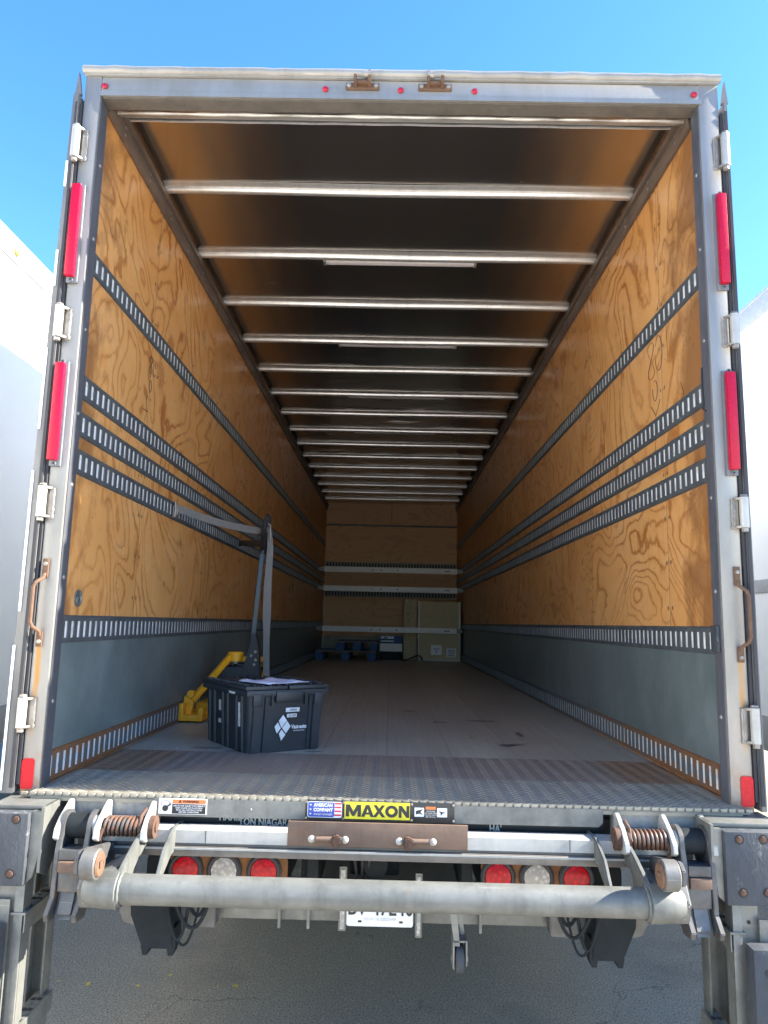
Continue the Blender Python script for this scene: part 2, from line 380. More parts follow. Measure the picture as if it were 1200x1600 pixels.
# ------------------------------------------------------------------ mesh builder
class MB:
    def __init__(s, *mats): s.v = []; s.f = []; s.mi = []; s.mats = [M[m] for m in mats]
    def add(s, vs, fs, m=0):
        b = len(s.v); s.v += [tuple(v) for v in vs]
        for f in fs: s.f.append([b+i for i in f]); s.mi.append(m)
    def box(s, x0, x1, y0, y1, z0, z1, m=0, bev=0, rot=None):
        x0, x1 = min(x0, x1), max(x0, x1); y0, y1 = min(y0, y1), max(y0, y1); z0, z1 = min(z0, z1), max(z0, z1)
        bm = bmesh.new(); bmesh.ops.create_cube(bm, size=1)
        c = Vector(((x0+x1)/2, (y0+y1)/2, (z0+z1)/2)); d = Vector((x1-x0, y1-y0, z1-z0))
        for v in bm.verts: v.co = Vector((v.co.x*d.x, v.co.y*d.y, v.co.z*d.z))
        if bev: bmesh.ops.bevel(bm, geom=bm.edges[:], offset=min(bev, min(d)*.45), segments=2, affect='EDGES', profile=.6)
        for v in bm.verts: v.co = (rot @ v.co if rot else v.co) + c
        s.bm(bm, m)
    def bm(s, bm, m=0):
        bm.verts.index_update()
        s.add([v.co[:] for v in bm.verts], [[v.index for v in f.verts] for f in bm.faces], m); bm.free()
    def cyl(s, p0, p1, r0, r1=None, n=24, m=0, caps=True):
        r1 = r0 if r1 is None else r1; p0 = Vector(p0); p1 = Vector(p1); d = (p1-p0).normalized()
        a = d.orthogonal().normalized(); b = d.cross(a); vs = []
        for p, r in ((p0, r0), (p1, r1)):
            for i in range(n):
                t = 2*math.pi*i/n; vs.append(p+(a*math.cos(t)+b*math.sin(t))*r)
        fs = [[i, (i+1) % n, n+(i+1) % n, n+i] for i in range(n)]
        if caps: fs += [list(range(n))[::-1], list(range(n, 2*n))]
        s.add(vs, fs, m)
    def lathe(s, p0, d, prof, n=32, m=0):           # prof: (distance along d, radius)
        p0 = Vector(p0); d = Vector(d).normalized(); a = d.orthogonal().normalized(); b = d.cross(a); vs = []
        for h, r in prof:
            for i in range(n):
                t = 2*math.pi*i/n; vs.append(p0+d*h+(a*math.cos(t)+b*math.sin(t))*max(r, 1e-4))
        fs = []
        for k in range(len(prof)-1):
            for i in range(n): fs.append([k*n+i, k*n+(i+1) % n, (k+1)*n+(i+1) % n, (k+1)*n+i])
        s.add(vs, fs, m)
    def prism(s, poly, axis, a, b, m=0, bev=0):      # polygon extruded along an axis; poly in the two other axes (cyclic order xyz)
        def P(p, t):
            return {'x': (t, p[0], p[1]), 'y': (p[0], t, p[1]), 'z': (p[0], p[1], t)}[axis]
        bm = bmesh.new(); vs = [bm.verts.new(P(p, a)) for p in poly]
        f = bm.faces.new(vs); r = bmesh.ops.extrude_face_region(bm, geom=[f])
        dv = Vector(P((0, 0), b))-Vector(P((0, 0), a))
        bmesh.ops.translate(bm, vec=dv, verts=[g for g in r['geom'] if isinstance(g, bmesh.types.BMVert)])
        bmesh.ops.recalc_face_normals(bm, faces=bm.faces[:])
        if bev: bmesh.ops.bevel(bm, geom=bm.edges[:], offset=bev, segments=2, affect='EDGES')
        s.bm(bm, m)
    def tube(s, pts, r, n=10, m=0, caps=True, squash=1):
        pts = [Vector(p) for p in pts]; vs = []; up = None
        for i, p in enumerate(pts):
            d = (pts[min(i+1, len(pts)-1)]-pts[max(i-1, 0)]).normalized()
            if up is None: up = d.orthogonal().normalized()
            up = (up-d*up.dot(d)).normalized(); b = d.cross(up); rr = r(i) if callable(r) else r
            for k in range(n):
                t = 2*math.pi*k/n; vs.append(p+(up*math.cos(t)+b*math.sin(t)*squash)*rr)
        fs = []
        for i in range(len(pts)-1):
            for k in range(n): fs.append([i*n+k, i*n+(k+1) % n, (i+1)*n+(k+1) % n, (i+1)*n+k])
        if caps: fs += [list(range(n))[::-1], [(len(pts)-1)*n+k for k in range(n)]]
        s.add(vs, fs, m)
    def ribbon(s, pts, wv, m=0, th=.0015):           # a strap: centre line and width vector per point
        vs = []
        n = len(pts)
        for i, p in enumerate(pts):
            p = Vector(p); wd = Vector(wv[i] if isinstance(wv, list) else wv)
            d = (Vector(pts[min(i+1, n-1)])-Vector(pts[max(i-1, 0)])).normalized(); t = d.cross(wd).normalized()*th
            vs += [p-wd-t, p+wd-t, p+wd+t, p-wd+t]
        fs = []
        for i in range(n-1):
            for k in range(4): fs.append([i*4+k, i*4+(k+1) % 4, i*4+4+(k+1) % 4, i*4+4+k])
        fs += [[3, 2, 1, 0], [(n-1)*4+k for k in range(4)]]
        s.add(vs, fs, m)
    def build(s, name, parent=None, smooth=35):
        me = bpy.data.meshes.new(name); me.from_pydata(s.v, [], s.f)
        for mt in s.mats: me.materials.append(mt)
        me.polygons.foreach_set('material_index', s.mi)
        me.polygons.foreach_set('use_smooth', [True]*len(me.polygons))
        me.update(); me.set_sharp_from_angle(angle=R(smooth))
        bm = bmesh.new(); bm.from_mesh(me); bmesh.ops.recalc_face_normals(bm, faces=bm.faces[:]); bm.to_mesh(me); bm.free()
        o = bpy.data.objects.new(name, me); col.objects.link(o)
        if parent: adopt(o, parent)
        return o
def world_loc(o):
    p = Vector(o.location)
    while o.parent:
        p = p + o.matrix_parent_inverse.translation; o = o.parent; p = p + Vector(o.location)
    return p
def adopt(o, parent):
    o.parent = parent; o.matrix_parent_inverse = Matrix.Translation(-world_loc(parent))
def tag(o, label, cat, group=None, kind=None):
    if label: o['label'] = label
    if cat: o['category'] = cat
    if group: o['group'] = group
    if kind: o['kind'] = kind
    return o
def thing(name, loc, label, cat, group=None):
    o = bpy.data.objects.new(name, None); o.location = loc; o.empty_display_size = .2; col.objects.link(o)
    return tag(o, label, cat, group)
def dup(o, dloc, parent=None):           # copy of an object (not its children), moved
    c = o.copy(); c.location = Vector(o.location)+Vector(dloc); col.objects.link(c)
    if parent: c.parent = parent
    return c
def text(body, name, mat, loc, size, parent, normal='-y', bold=0., xs=1., align='CENTER', depth=.0006, rot=0):
    cu = bpy.data.curves.new(name, 'FONT'); cu.body = body; cu.size = size; cu.align_x = align; cu.align_y = 'CENTER'
    cu.offset = bold; cu.extrude = depth; cu.resolution_u = 3
    tmp = bpy.data.objects.new(name+'_tmp', cu); col.objects.link(tmp)
    dg = bpy.context.evaluated_depsgraph_get(); dg.update()
    me = bpy.data.meshes.new_from_object(tmp.evaluated_get(dg)); bpy.data.objects.remove(tmp)
    me.name = name; me.materials.clear(); me.materials.append(M[mat])
    base = Matrix.Diagonal((xs, 1, 1, 1))
    if normal == '-y': mm = Matrix.Rotation(R(90), 4, 'X')
    elif normal == '+x': mm = Matrix.Rotation(R(90), 4, 'Z') @ Matrix.Rotation(R(90), 4, 'X')
    elif normal == '-x': mm = Matrix.Rotation(R(-90), 4, 'Z') @ Matrix.Rotation(R(90), 4, 'X')
    else: mm = normal
    me.transform(Matrix.Translation(Vector(loc)) @ mm @ Matrix.Rotation(R(rot), 4, 'Z') @ base)
    o = bpy.data.objects.new(name, me); col.objects.link(o)
    if parent: adopt(o, parent)
    return o

GZ = -1.15                                     # ground height; the cargo floor is z = 0
LEN = 11.0; WX = 1.235                         # cargo length and half width

# ================================================================== ground
g = MB('asphalt'); g.add([(-400, -400, GZ), (400, -400, GZ), (400, 400, GZ), (-400, 400, GZ)], [[0, 1, 2, 3]])
tag(g.build('ground'), 'grey worn asphalt yard under and around the trucks', 'ground', kind='structure')

def concrete():
    t = NT('concrete'); a = t.noise(.8, 7, .65); f = t.noise(60, 4, .7)
    c = t.mix(t.ramp(a, [(.3, 0), (.7, 1)]), (.62, .57, .49), (.54, .49, .42)); t.bump(f, .3, .004)
    c = t.mix(t.math('MULTIPLY', f, .3), c, (.3, .29, .27)); M['concrete'] = t.set(c, .85, 0)
concrete()
g = MB('concrete'); g.add([(-30, -40, GZ+.004), (30, -40, GZ+.004), (30, -1.2, GZ+.004), (-30, -1.2, GZ+.004)], [[0, 1, 2, 3]])  # unseen pale slab added to bounce sunlight into the hold
tag(g.build('bounce_slab'), 'pale concrete slab added out of view behind the trucks to bounce sunlight', 'bounce_slab', kind='structure')
# ================================================================== the truck
truck = thing('box_truck', (0, 4, GZ), 'open box truck seen from behind with plywood lined cargo hold and rear lift gate', 'truck')

# --- cargo floor
b = MB('floor'); b.box(-WX-.01, WX+.01, .8, LEN, -.06, 0)
floor = b.build('cargo_floor', truck)
def diamond(name, y0, y1, z, mat, x0=-1.225, x1=1.225, lip=False):
    b = MB(mat); b.box(x0, x1, y0, y1, z-.03, z)
    p = .030; j = 0; y = y0+.012
    while y < y1-.008:
        x = x0+.02+(p*.5 if j % 2 else 0); k = 0
        while x < x1-.02:
            a = R(38 if (j+k) % 2 else -38); L, W_, h = .0115, .0038, .0022
            ca, sa = math.cos(a), math.sin(a)
            q = [(-L, 0, 0), (0, -W_, 0), (L, 0, 0), (0, W_, 0), (-L*.4, 0, h), (L*.4, 0, h)]
            b.add([(x+u*ca-v*sa, y+u*sa+v*ca, z+.0002+w_) for u, v, w_ in q], [[0, 1, 4], [1, 5, 4], [1, 2, 5], [2, 3, 5], [3, 4, 5], [3, 0, 4]])
            x += p; k += 1
        y += p*.55; j += 1
    return b.build(name, floor, smooth=20)
diamond('threshold_plate', .345, .82, .003, 'diamond_brown')
tp = diamond('threshold_plate', -.040, .343, .006, 'diamond')
tp['label'] = 'light grey diamond plate at the rear edge of the cargo floor'
b = MB('galv', 'diamond')
for i in range(86):
    x = -1.245+i*2.49/85
    b.box(x-.011, x+.011, -.047, -.0405, -.006, .0055, m=1, bev=.002)
b.box(-1.25, 1.25, -.044, -.01, -.012, -.0065)
b.build('sill_edge', floor)

# --- side walls with logistics tracks
NS, PITCHY = 190, .057
def make_track(side, y0, z_h=.09, rusty=False):
    """slotted steel track, centre line at z=0; face looks into the cargo space"""
    s = side; xf = s*(WX-.0072); xb = s*(WX-.0035); h = z_h/2; hs = h-.015; sw = .0135
    b = MB('track_rust' if rusty else 'track_steel', 'slot_back')
    vs = []; fs = []
    for k in range(NS):
        a = y0+k*PITCHY; m_ = a+PITCHY/2; e = a+PITCHY
        ys = (a, m_-sw, m_+sw, e); zs = (-h, -hs, hs, h)
        base = len(vs)
        vs += [(xf, yy, zz) for yy in ys for zz in zs]
        for i in range(3):
            for j in range(3):
                if i == 1 and j == 1: continue
                fs.append([base+i*4+j, base+(i+1)*4+j, base+(i+1)*4+j+1, base+i*4+j+1])
        c = len(vs); vs += [(xb, ys[1], zs[1]), (xb, ys[2], zs[1]), (xb, ys[2], zs[2]), (xb, ys[1], zs[2])]
        q = [base+5, base+9, base+10, base+6]
        for i in range(4): fs.append([q[i], q[(i+1) % 4], c+(i+1) % 4, c+i])
    b.add(vs, fs)
    y1 = y0+NS*PITCHY
    for z0, z1 in ((h, h+.006), (-h, -h-.006)):
        b.add([(xf, y0, z0), (xf, y1, z0), (s*WX-.001*s, y1, z1), (s*WX-.001*s, y0, z1)], [[0, 1, 2, 3]])
    b.add([(xf, y0, -h), (xf, y0, h), (s*WX, y0, h), (s*WX, y0, -h)], [[0, 1, 2, 3]])
    b.add([(s*(WX-.003), y0, -hs), (s*(WX-.003), y1, -hs), (s*(WX-.003), y1, hs), (s*(WX-.003), y0, hs)], [[0, 1, 2, 3]], 1)
    # screw heads between slots
    for k in range(4, NS, 8):
        yy = y0+k*PITCHY
        for zz in (-h+.008, h-.008): b.lathe((xf+s*.0003, yy, zz), (-s, 0, 0), [(0, .005), (.0022, .0035), (.0028, .0001)], n=8)
    return b
M['track_rust'] = None
def track_rust():
    t = NT('track_rust'); x, y, z = t.sep()
    a = t.noise(16, 5, .65); c = t.mix(a, (.16, .18, .185), (.10, .115, .12))
    near = t.ramp(y, [(.0, .32), (.9, 0)]) if False else t.math('MULTIPLY', t.math('SUBTRACT', 3.2, y), .09, clamp=True)
    e = t.math('MULTIPLY', t.math('ABSOLUTE', z), 4.2)
    m = t.ramp(t.math('ADD', t.math('ADD', near, e), t.math('MULTIPLY', t.noise(13, 6, .75), .75)), [(.66, 0), (.80, 1)])
    c = t.mix(m, c, t.mix(t.noise(30, 4), (.33, .15, .06), (.16, .08, .045)))
    t.bump(a, .2, .003); M['track_rust'] = t.set(c, .6, .3)
track_rust()

TZ = {-1: (2.028, 1.507, 1.357, 1.207, .556), 1: (2.032, 1.536, 1.383, 1.229, .568)}
Y0 = {-1: .105, 1: .135}
walls = {}
for s in (-1, 1):
    nm = 'ply_left' if s < 0 else 'ply_right'
    b = MB(nm); x = s*WX; y0 = Y0[s]-.005
    b.add([(x, y0, -.02), (x, LEN, -.02), (x, LEN, 2.8), (x, y0, 2.8), (x+s*.02, y0, -.02), (x+s*.02, LEN, -.02), (x+s*.02, LEN, 2.8), (x+s*.02, y0, 2.8)],
          [[0, 1, 2, 3], [4, 5, 6, 7], [0, 3, 7, 4], [1, 2, 6, 5], [0, 1, 5, 4], [3, 2, 6, 7]])
    wl = b.build('side_wall', truck); walls[s] = wl
    b = MB('scuff'); zt = TZ[s][4]-.051
    b.box(x, x-s*.004, y0+.004, LEN-.002, .121, zt); b.build('scuff_panel', wl)
    t0 = make_track(s, Y0[s]).build('logistics_track', wl, smooth=25); t0.location.z = TZ[s][0]
    for z in TZ[s][1:]:
        c = dup(t0, (0, 0, z-TZ[s][0]))
        if z < 1: c.scale = (1, 1, 1.06)
    tb = make_track(s, Y0[s]-.03 if s < 0 else Y0[s], .105, True).build('logistics_track', wl, smooth=25)
    tb.location.z = .062; tb['label'] = 'rusty slotted track along the cargo floor'
    b = MB('top_rail', 'weld_metal'); b.box(x, x-s*.018, y0, LEN, 2.70, 2.80, bev=.004)
    b.box(x-s*.018, x-s*.034, y0, LEN, 2.770, 2.80)
    y = .25
    while y < LEN:
        for dz in (2.722, 2.758): b.lathe((x-s*.02, y+(.02 if dz > 2.72 else 0), dz), (-s, 0, 0), [(0, .007), (.003, .005), (.004, .0001)], n=8, m=1)
        y += .34
    b.build('top_rail', wl)
# recessed ring on the left wall, pencilled numbers
b = MB('galv', 'dark'); c = Vector((-WX, .227, .676))
b.lathe(c, (1, 0, 0), [(.001, .034), (.006, .033), (.006, .028), (.0015, .024), (.0012, .0001)], n=28)
b.tube([(c.x+.005, c.y+.018*math.cos(a), c.z-.004+.018*math.sin(a)) for a in [i*math.pi*2/16 for i in range(17)]], .003, n=6)
b.build('tie_down_ring', walls[-1])
def scribble(side, strokes, parent):
    b = MB('pencil'); x = side*(WX-.0008)
    for st in strokes:
        pts = [(x, p[0], p[1]) for p in st]
        b.tube(pts, .0022, n=4, squash=.3)
    b.build('pencil_writing', parent)
def arc(cy, cz, ry, rz, a0, a1, n=14): return [(cy+ry*math.cos(R(a0+(a1-a0)*i/n)), cz+rz*math.sin(R(a0+(a1-a0)*i/n))) for i in range(n+1)]
def eight(cy, cz, r, side):
    return [(cy+side*r*math.sin(2*a)*.8, cz+r*1.8*math.cos(a)) for a in [i*2*math.pi/26 for i in range(27)]]
L_ = [eight(.865, 1.875, .024, 1), arc(.92, 1.865, .02, .035, 20, 330), [(.955, 1.91), (.965, 1.835), (.99, 1.86)], arc(.875, 1.765, .018, .032, 0, 360),
      [(.835, 1.69), (.84, 1.62)], [(.80, 1.625), (.87, 1.63)]]
scribble(-1, L_, walls[-1])
R2 = [eight(.70, 1.88, .05, 1), arc(.60, 1.885, .045, .085, 30, 350), [(.50, 1.98), (.49, 1.80), (.53, 1.83)], arc(.66, 1.72, .03, .05, 60, 380), [(.72, 1.66), (.66, 1.60), (.60, 1.66)],
      [(.66, 1.60), (.665, 1.50), (.69, 1.42)], [(.36, 1.66), (.33, 1.60), (.38, 1.57)]]
scribble(1, R2, walls[1])

# --- front wall of the cargo hold
b = MB('ply_front'); b.box(-WX-.02, WX+.02, LEN, LEN+.04, -.02, 2.86); fw = b.build('front_wall', truck)
b = MB('ply_front'); b.box(-WX+.006, WX-.006, LEN-.03, LEN-.0005, .36, 2.40); b.build('lining_panel', fw)
b = MB('galv'); b.box(-WX+.006, WX-.006, LEN-.035, LEN-.0005, .0, .355); b.build('kick_plate', fw)
b = MB('cast_iron'); b.box(-WX+.004, WX-.004, LEN-.06, LEN-.0005, 2.402, 2.432); b.box(-.004, .004, LEN-.006, LEN-.0005, 2.433, 2.83); b.build('gap_strip', fw)  # dark strip stands in for shade in the gap above the lining
for z in (1.66, 1.13):
    b = MB('galv', 'dark'); b.box(-WX+.01, WX-.01, LEN-.036, LEN-.031, z-.055, z+.055, m=1)
    for k in range(44):
        x = -WX+.02+k*(2*WX-.04)/43
        b.box(x-.013, x+.013, LEN-.046, LEN-.037, z-.05, z+.05)
    b.box(-WX+.01, WX-.01, LEN-.052, LEN-.047, z+.04, z+.06); b.box(-WX+.01, WX-.01, LEN-.052, LEN-.047, z-.06, z-.04)
    b.build('logistics_track', fw)
b = MB('white_alu')
b.box(-WX+.004, -WX+.016, LEN-.05, LEN-.03, 0, 1.1); b.build('corner_trim', fw)

# --- roof, bows and light bars
b = MB('ceiling'); b.box(-1.28, 1.28, .1, LEN+.04, 2.842, 2.862); 
roof = b.build('roof', truck)
def bow(y, big=False):
    b = MB('bow_metal'); hw = .020; 
    prof = [(-.052, 0), (-.046, -.004), (-.030, -.006), (-.022, -.010)] + \
           [(.0+.022*-math.cos(R(a)), -.012-.024*math.sin(R(a))) for a in range(0, 181, 15)] + [(.030, -.008), (.046, -.006), (.052, 0)]
    if big: prof = [(p[0]*1.5, p[1]*1.2) for p in prof]
    n = len(prof); xs = [-1.215+2.43*i/24 for i in range(25)]
    vs = []
    ph = random.random()*6
    for x in xs:
        for (py, pz) in prof: vs.append((x, py+.0015*math.sin(x*5+ph), pz-.0015*math.sin(x*3+ph)))
    fs = [[i*n+j, (i+1)*n+j, (i+1)*n+j+1, i*n+j+1] for i in range(24) for j in range(n-1)]
    b.add(vs, fs); o = b.build('roof_bow', roof, smooth=50); o.location = (0, y, 2.8405); return o
BY = [.84+.683*k for k in range(15)]
b0 = bow(BY[0])
for k, y in enumerate(BY[1:]):
    if k % 3 == 0: bb = bow(y)
    else: dup(b0, (0, y-BY[0], 0))
b = MB('white_plastic', 'bow_metal'); b.box(-.44, .48, BY[1]-.02+.06, BY[1]+.02+.06, 2.812, 2.832, bev=.006)
b.box(-.455, -.44, BY[1]+.038, BY[1]+.082, 2.81, 2.834, m=1); b.box(.48, .495, BY[1]+.038, BY[1]+.082, 2.81, 2.834, m=1)
lb = b.build('light_bar', roof)
for k in (3, 5, 7, 9, 11, 13): dup(lb, (0, BY[k]-BY[1], 0))
# header beam behind the rear frame
b = MB('bow_metal', 'brown_bar', 'ceiling', 'navy_jamb')
def strip(y0, z0, y1, z1, m, amp=.0, n=40, x0=-1.215, x1=1.215):
    vs = []; random.seed(int(y0*1000))
    for i in range(n+1):
        x = x0+(x1-x0)*i/n; d = random.uniform(-amp, amp)
        vs += [(x, y0, z0+d*.4), (x, (y0+y1)/2, (z0+z1)/2-abs(d)), (x, y1, z1+d*.4)]
    b.add(vs, [[i*3+k, (i+1)*3+k, (i+1)*3+k+1, i*3+k+1] for i in range(n) for k in (0, 1)], m)
strip(.052, 2.7055, .085, 2.709, 1); strip(.085, 2.709, .092, 2.712, 0)
strip(.092, 2.712, .165, 2.752, 2, .0035)
b.tube([(-1.215+2.43*i/40, .172, 2.755+.0022*math.sin(i*1.7)+.0015*math.sin(i*.61)) for i in range(41)], .007, n=10)
strip(.178, 2.757, .225, 2.772, 0, .001); strip(.225, 2.772, .232, 2.80, 3); strip(.232, 2.80, .272, 2.803, 3)  # navy tone paints the shade of the dark gap behind the beam
b.tube([(-1.215+2.43*i/40, .278, 2.800+.001*math.sin(i*1.3)) for i in range(41)], .0055, n=8)
strip(.282, 2.803, .31, 2.838, 0)
b.box(-1.215, 1.215, .0525, .33, 2.8385, 2.8415)
b.build('header_beam', roof)

# --- outer skin
for s in (-1, 1):
    b = MB('trailer_white'); b.box(s*1.262, s*1.283, .12, LEN+.06, -.10, 2.86); b.build('outer_panel', truck)
b = MB('trailer_white'); b.box(-1.283, 1.283, LEN+.062, LEN+.09, -.10, 2.86); b.build('nose_panel', truck)

# --- rear frame
b = MB('frame_steel', 'navy_jamb', 'brown_bar')
for s in (-1, 1):
    xi = 1.218 if s < 0 else 1.206
    b.box(s*xi, s*1.284, 0, .078, -.025, 2.79, bev=.004)
    b.box(s*(xi-.003), s*(xi-.0003), .012, .074, .0, 2.70, m=1)           # dark jamb liner
    b.box(s*1.240, s*1.262, .0785, .118, -.02, 2.79, m=1)
    b.box(s*1.242, s*1.262, .1185, .131, .0, 2.72, m=1)
b.box(-1.2175, 1.2175, .001, .052, 2.705, 2.788, bev=.003)
b.box(-1.2175, 1.2175, -.004, .0, 2.702, 2.722)                   # lower bright lip of the header
b.box(-1.213, 1.213, .010, .075, 2.698, 2.704, m=2)
b.box(-1.284, 1.284, .002, .1, -.028, -.014, m=2)
# rivets up the liner
for s in (-1, 1):
    for z in (.3, .75, 1.1, 1.38, 1.72, 2.1, 2.42): b.lathe((s*(1.215 if s < 0 else 1.203), .045, z), (-s, 0, 0), [(0, .009), (.004, .006), (.005, .0001)], n=10)
frame = b.build('rear_frame', truck)
b = MB('lip_metal')                                              # rounded roof lip
random.seed(3)
pts = [(-1.292+2.584*i/60, -.006+random.uniform(-.002, .002), 2.812+random.uniform(-.0012, .0012)) for i in range(61)]
b.tube(pts, .018, n=14)
b.box(-1.286, 1.286, -.010, .11, 2.790, 2.805, bev=.003)
b.box(-1.286, 1.286, .0, .12, 2.806, 2.84, bev=.004)
b.build('roof_lip', frame)
for x in (-1.203, -.303, .003, .303, 1.188):
    b = MB('marker_red'); b.lathe((x, -.0005, 2.745), (0, -1, 0), [(0, .0125), (.004, .0122), (.009, .008), (.011, .0001)], n=20); b.build('marker_light', frame)
for cx, sgn in ((-.152, 1), (.142, -1)):
    b = MB('rust_orange', 'weld_metal'); z = 2.760
    b.box(cx-.068, cx+.068, -.008, 0, z-.018, z+.012, bev=.004)
    for dx in (-.055, .055): b.lathe((cx+dx, -.008, z), (0, -1, 0), [(0, .010), (.004, .009), (.007, .0001)], n=12, m=1)
    b.box(cx-.03, cx+.03, -.03, -.008, z-.004, z+.008, bev=.003)
    for dx, h in ((sgn*.028, .05), (-sgn*.028, .032)):
        b.prism([(-.008, z-.012), (-.04, z-.004), (-.046, z+h*.6), (-.036, z+h), (-.026, z+h*.8), (-.02, z+.014), (-.008, z+.012)], 'x', cx+dx-.006, cx+dx+.006, bev=.002)
    b.cyl((cx+sgn*.005, -.034, z+.028), (cx+sgn*.034, -.034, z+.028), .013, m=1, n=14)
    b.build('latch_keeper', frame)
# long red marker bars
for s, zz in ((-1, ((1.903, 2.297), (1.175, 1.563))), (1, ((1.919, 2.300), (1.191, 1.575)))):
    xc = s*1.262
    for z0, z1 in zz:
        b = MB('housing_grey', 'dark'); b.box(xc-.022, xc+.022, -.014, -.0005, z0-.016, z1+.006, bev=.005)
        for z in (z0-.006, z1+.002): b.cyl((xc, -.0145, z), (xc, -.022, z), .008, n=12, m=0); b.cyl((xc, -.0222, z), (xc, -.0232, z), .0045, n=10, m=1)
        h = b.build('marker_bar', frame)
        b = MB('lens_pink'); b.box(xc-.019+s*.002, xc+.016+s*.002, -.040, -.0145, z0+.004, z1-.006, bev=.005)
        l = b.build('marker_lens', frame)
    b = MB('reflector_red'); b.prism([(xc-.022, .012), (xc-.016, .004), (xc+.016, .004), (xc+.022, .012), (xc+.022, .098), (xc+.015, .106), (xc-.015, .106), (xc-.022, .098)], 'y', -.0035, -.0005)
    b.build('reflector', frame)
# hinges and grab handles
HZ = {-1: ((2.413, 2.547), (1.663, 1.787), (.967, 1.082), (.214, .318)), 1: ((2.418, 2.556), (1.681, 1.802), (.981, 1.093), (.22, .341))}
for s in (-1, 1):
    for z0, z1 in HZ[s]:
        b = MB('weld_metal', 'white_alu', 'rust_orange'); xb = s*1.292
        b.cyl((xb, -.022, z0), (xb, -.022, z1), .0165, n=20, m=1)
        for z in (z0-.002, z1-.010):
            b.prism([(xb-s*.030, -.001), (xb-s*.030, -.008), (xb-s*.014, -.032), (xb, -.039), (xb+s*.014, -.032), (xb+s*.017, -.02), (xb+s*.01, -.001)], 'z', z, z+.009, bev=.0015)
        b.lathe((xb, -.022, z0-.003), (0, 0, -1), [(0, .012), (.012, .012), (.014, .008), (.014, .0001)], n=8)
        b.lathe((xb, -.022, z1+.003), (0, 0, 1), [(0, .014), (.006, .012), (.009, .0001)], n=12)
        b.box(xb-s*.036, xb-s*.020, -.007, -.0005, z0-.006, z1-.004, bev=.002, m=0)
        b.tube([(xb-s*(.036+.0012*math.sin(k*2.3)), -.004, z0-.004+k*(z1-z0)/14) for k in range(15)], lambda i: .0045+.0012*math.sin(i*1.9), n=8, m=0)
        b.build('hinge', frame)
    zt, zb = (.814, .495) if s < 0 else (.839, .496); x = s*1.262
    b = MB('rust_orange', 'weld_metal')
    for z0, z1 in ((zt-.07, zt), (zb, zb+.055)): b.box(x-.011, x+.011, -.009, -.0005, z0, z1, bev=.003)
    for z in (zt-.02, zb+.018): b.lathe((x, -.009, z), (0, -1, 0), [(0, .008), (.004, .0065), (.006, .0001)], n=12, m=1)
    xo = x+s*.022
    b.tube([(x, -.008, zt-.055), (x, -.014, zt-.07), (xo-s*.006, -.036, zt-.088), (xo, -.040, zt-.105), (xo, -.040, zb+.09), (xo-s*.006, -.036, zb+.072), (x, -.014, zb+.055), (x, -.008, zb+.04)], .0068, n=10)
    b.build('grab_handle', frame)
# cable and black clamp on the right jamb
b = MB('rubber'); b.box(1.19, 1.202, .02, .075, .53, .625, bev=.004); b.build('hold_open_catch', frame)
b = MB('gasket'); b.tube([(1.20, .07, 1.62), (1.196, .068, 1.54), (1.2, .066, 1.48), (1.195, .064, 1.45), (1.20, .05, 1.44)], .003, n=6); b.build('loose_cable', frame)

# --- rear doors folded back along the sides
for s in (-1, 1):
    b = MB('door_edge', 'gasket'); xt, xb_ = (1.322, 1.352) if s < 0 else (1.312, 1.322)
    b.prism([(s*1.300, -.01), (s*xb_, -.01), (s*xt, 2.70), (s*1.296, 2.70)], 'y', -.016, 1.16, bev=.003)
    b.box(s*1.2865, s*1.296, -.008, 1.14, .02, 2.66, m=1)
    b.prism([(s*1.301, .01), (s*1.314, .01), (s*1.308, 2.66), (s*1.298, 2.66)], 'y', -.0205, -.0165, m=1)
    b.prism([(s*1.292, 2.70), (s*1.318, 2.70), (s*1.308, 2.80)], 'y', -.012, .004)
    d = b.build('rear_door', truck)
    for z0, z1 in ((1.87, 2.02), (2.29, 2.40), (1.30, 1.62), (.62, 1.14), (.0, .5)) if s < 0 else ():
        b = MB('white_plastic'); xq = 1.352-.030*(z0+z1)/5.4; b.box(s*(xq-.011), s*(xq-.001), -.0195, -.0165, z0, z1, bev=.001); b.build('sunlit_patch', d)  # pale strips paint sunlit patches onto the left door edge

# ================================================================== lift gate, parts of the truck
# apron below the sill with its plates
b = MB('galv'); b.prism([(-.795, -.005), (-.795, -.05), (-.78, -.064), (.73, -.064), (.745, -.05), (.745, -.005)], 'y', -.05, -.02, bev=.002)
b.lathe((-.46, -.05, -.036), (0, -1, 0), [(0, .006), (.002, .005), (.003, .0001)], n=12)
apron = b.build('sill_apron', truck)
def decal(name, x0, x1, z0, z1, mat, y=-.0525):
    b = MB(mat); b.box(x0, x1, y-.0012, y+.002, z0, z1, bev=.0006); return b.build(name, truck)
YS = -.0545
d = decal('warning_sticker', -.775, -.610, -.055, -.004, 'decal_white')
b = MB('decal_orange', 'decal_black'); b.box(-.728, -.613, YS-.0004, YS+.0004, -.020, -.0065)
b.box(-.728, -.613, YS-.0004, YS+.0004, -.053, -.0215, m=1); b.build('sticker_print', d)
text('▲ WARNING', 'lettering', 'decal_black', (-.672, YS-.001, -.0132), .0105, d, xs=1.1, bold=.0002)
text('DEATH OR INJURY MAY RESULT\nKEEP CLEAR OF PLATFORM\nREAD ALL INSTRUCTIONS\nBEFORE OPERATING', 'small_print', 'decal_white', (-.670, YS-.001, -.0375), .0068, d, xs=1.1)
b = MB('decal_black'); 
b.lathe((-.752, YS+.0005, -.036), (0, -1, 0), [(0, .010), (.0012, .010), (.0012, .0001)], n=20)
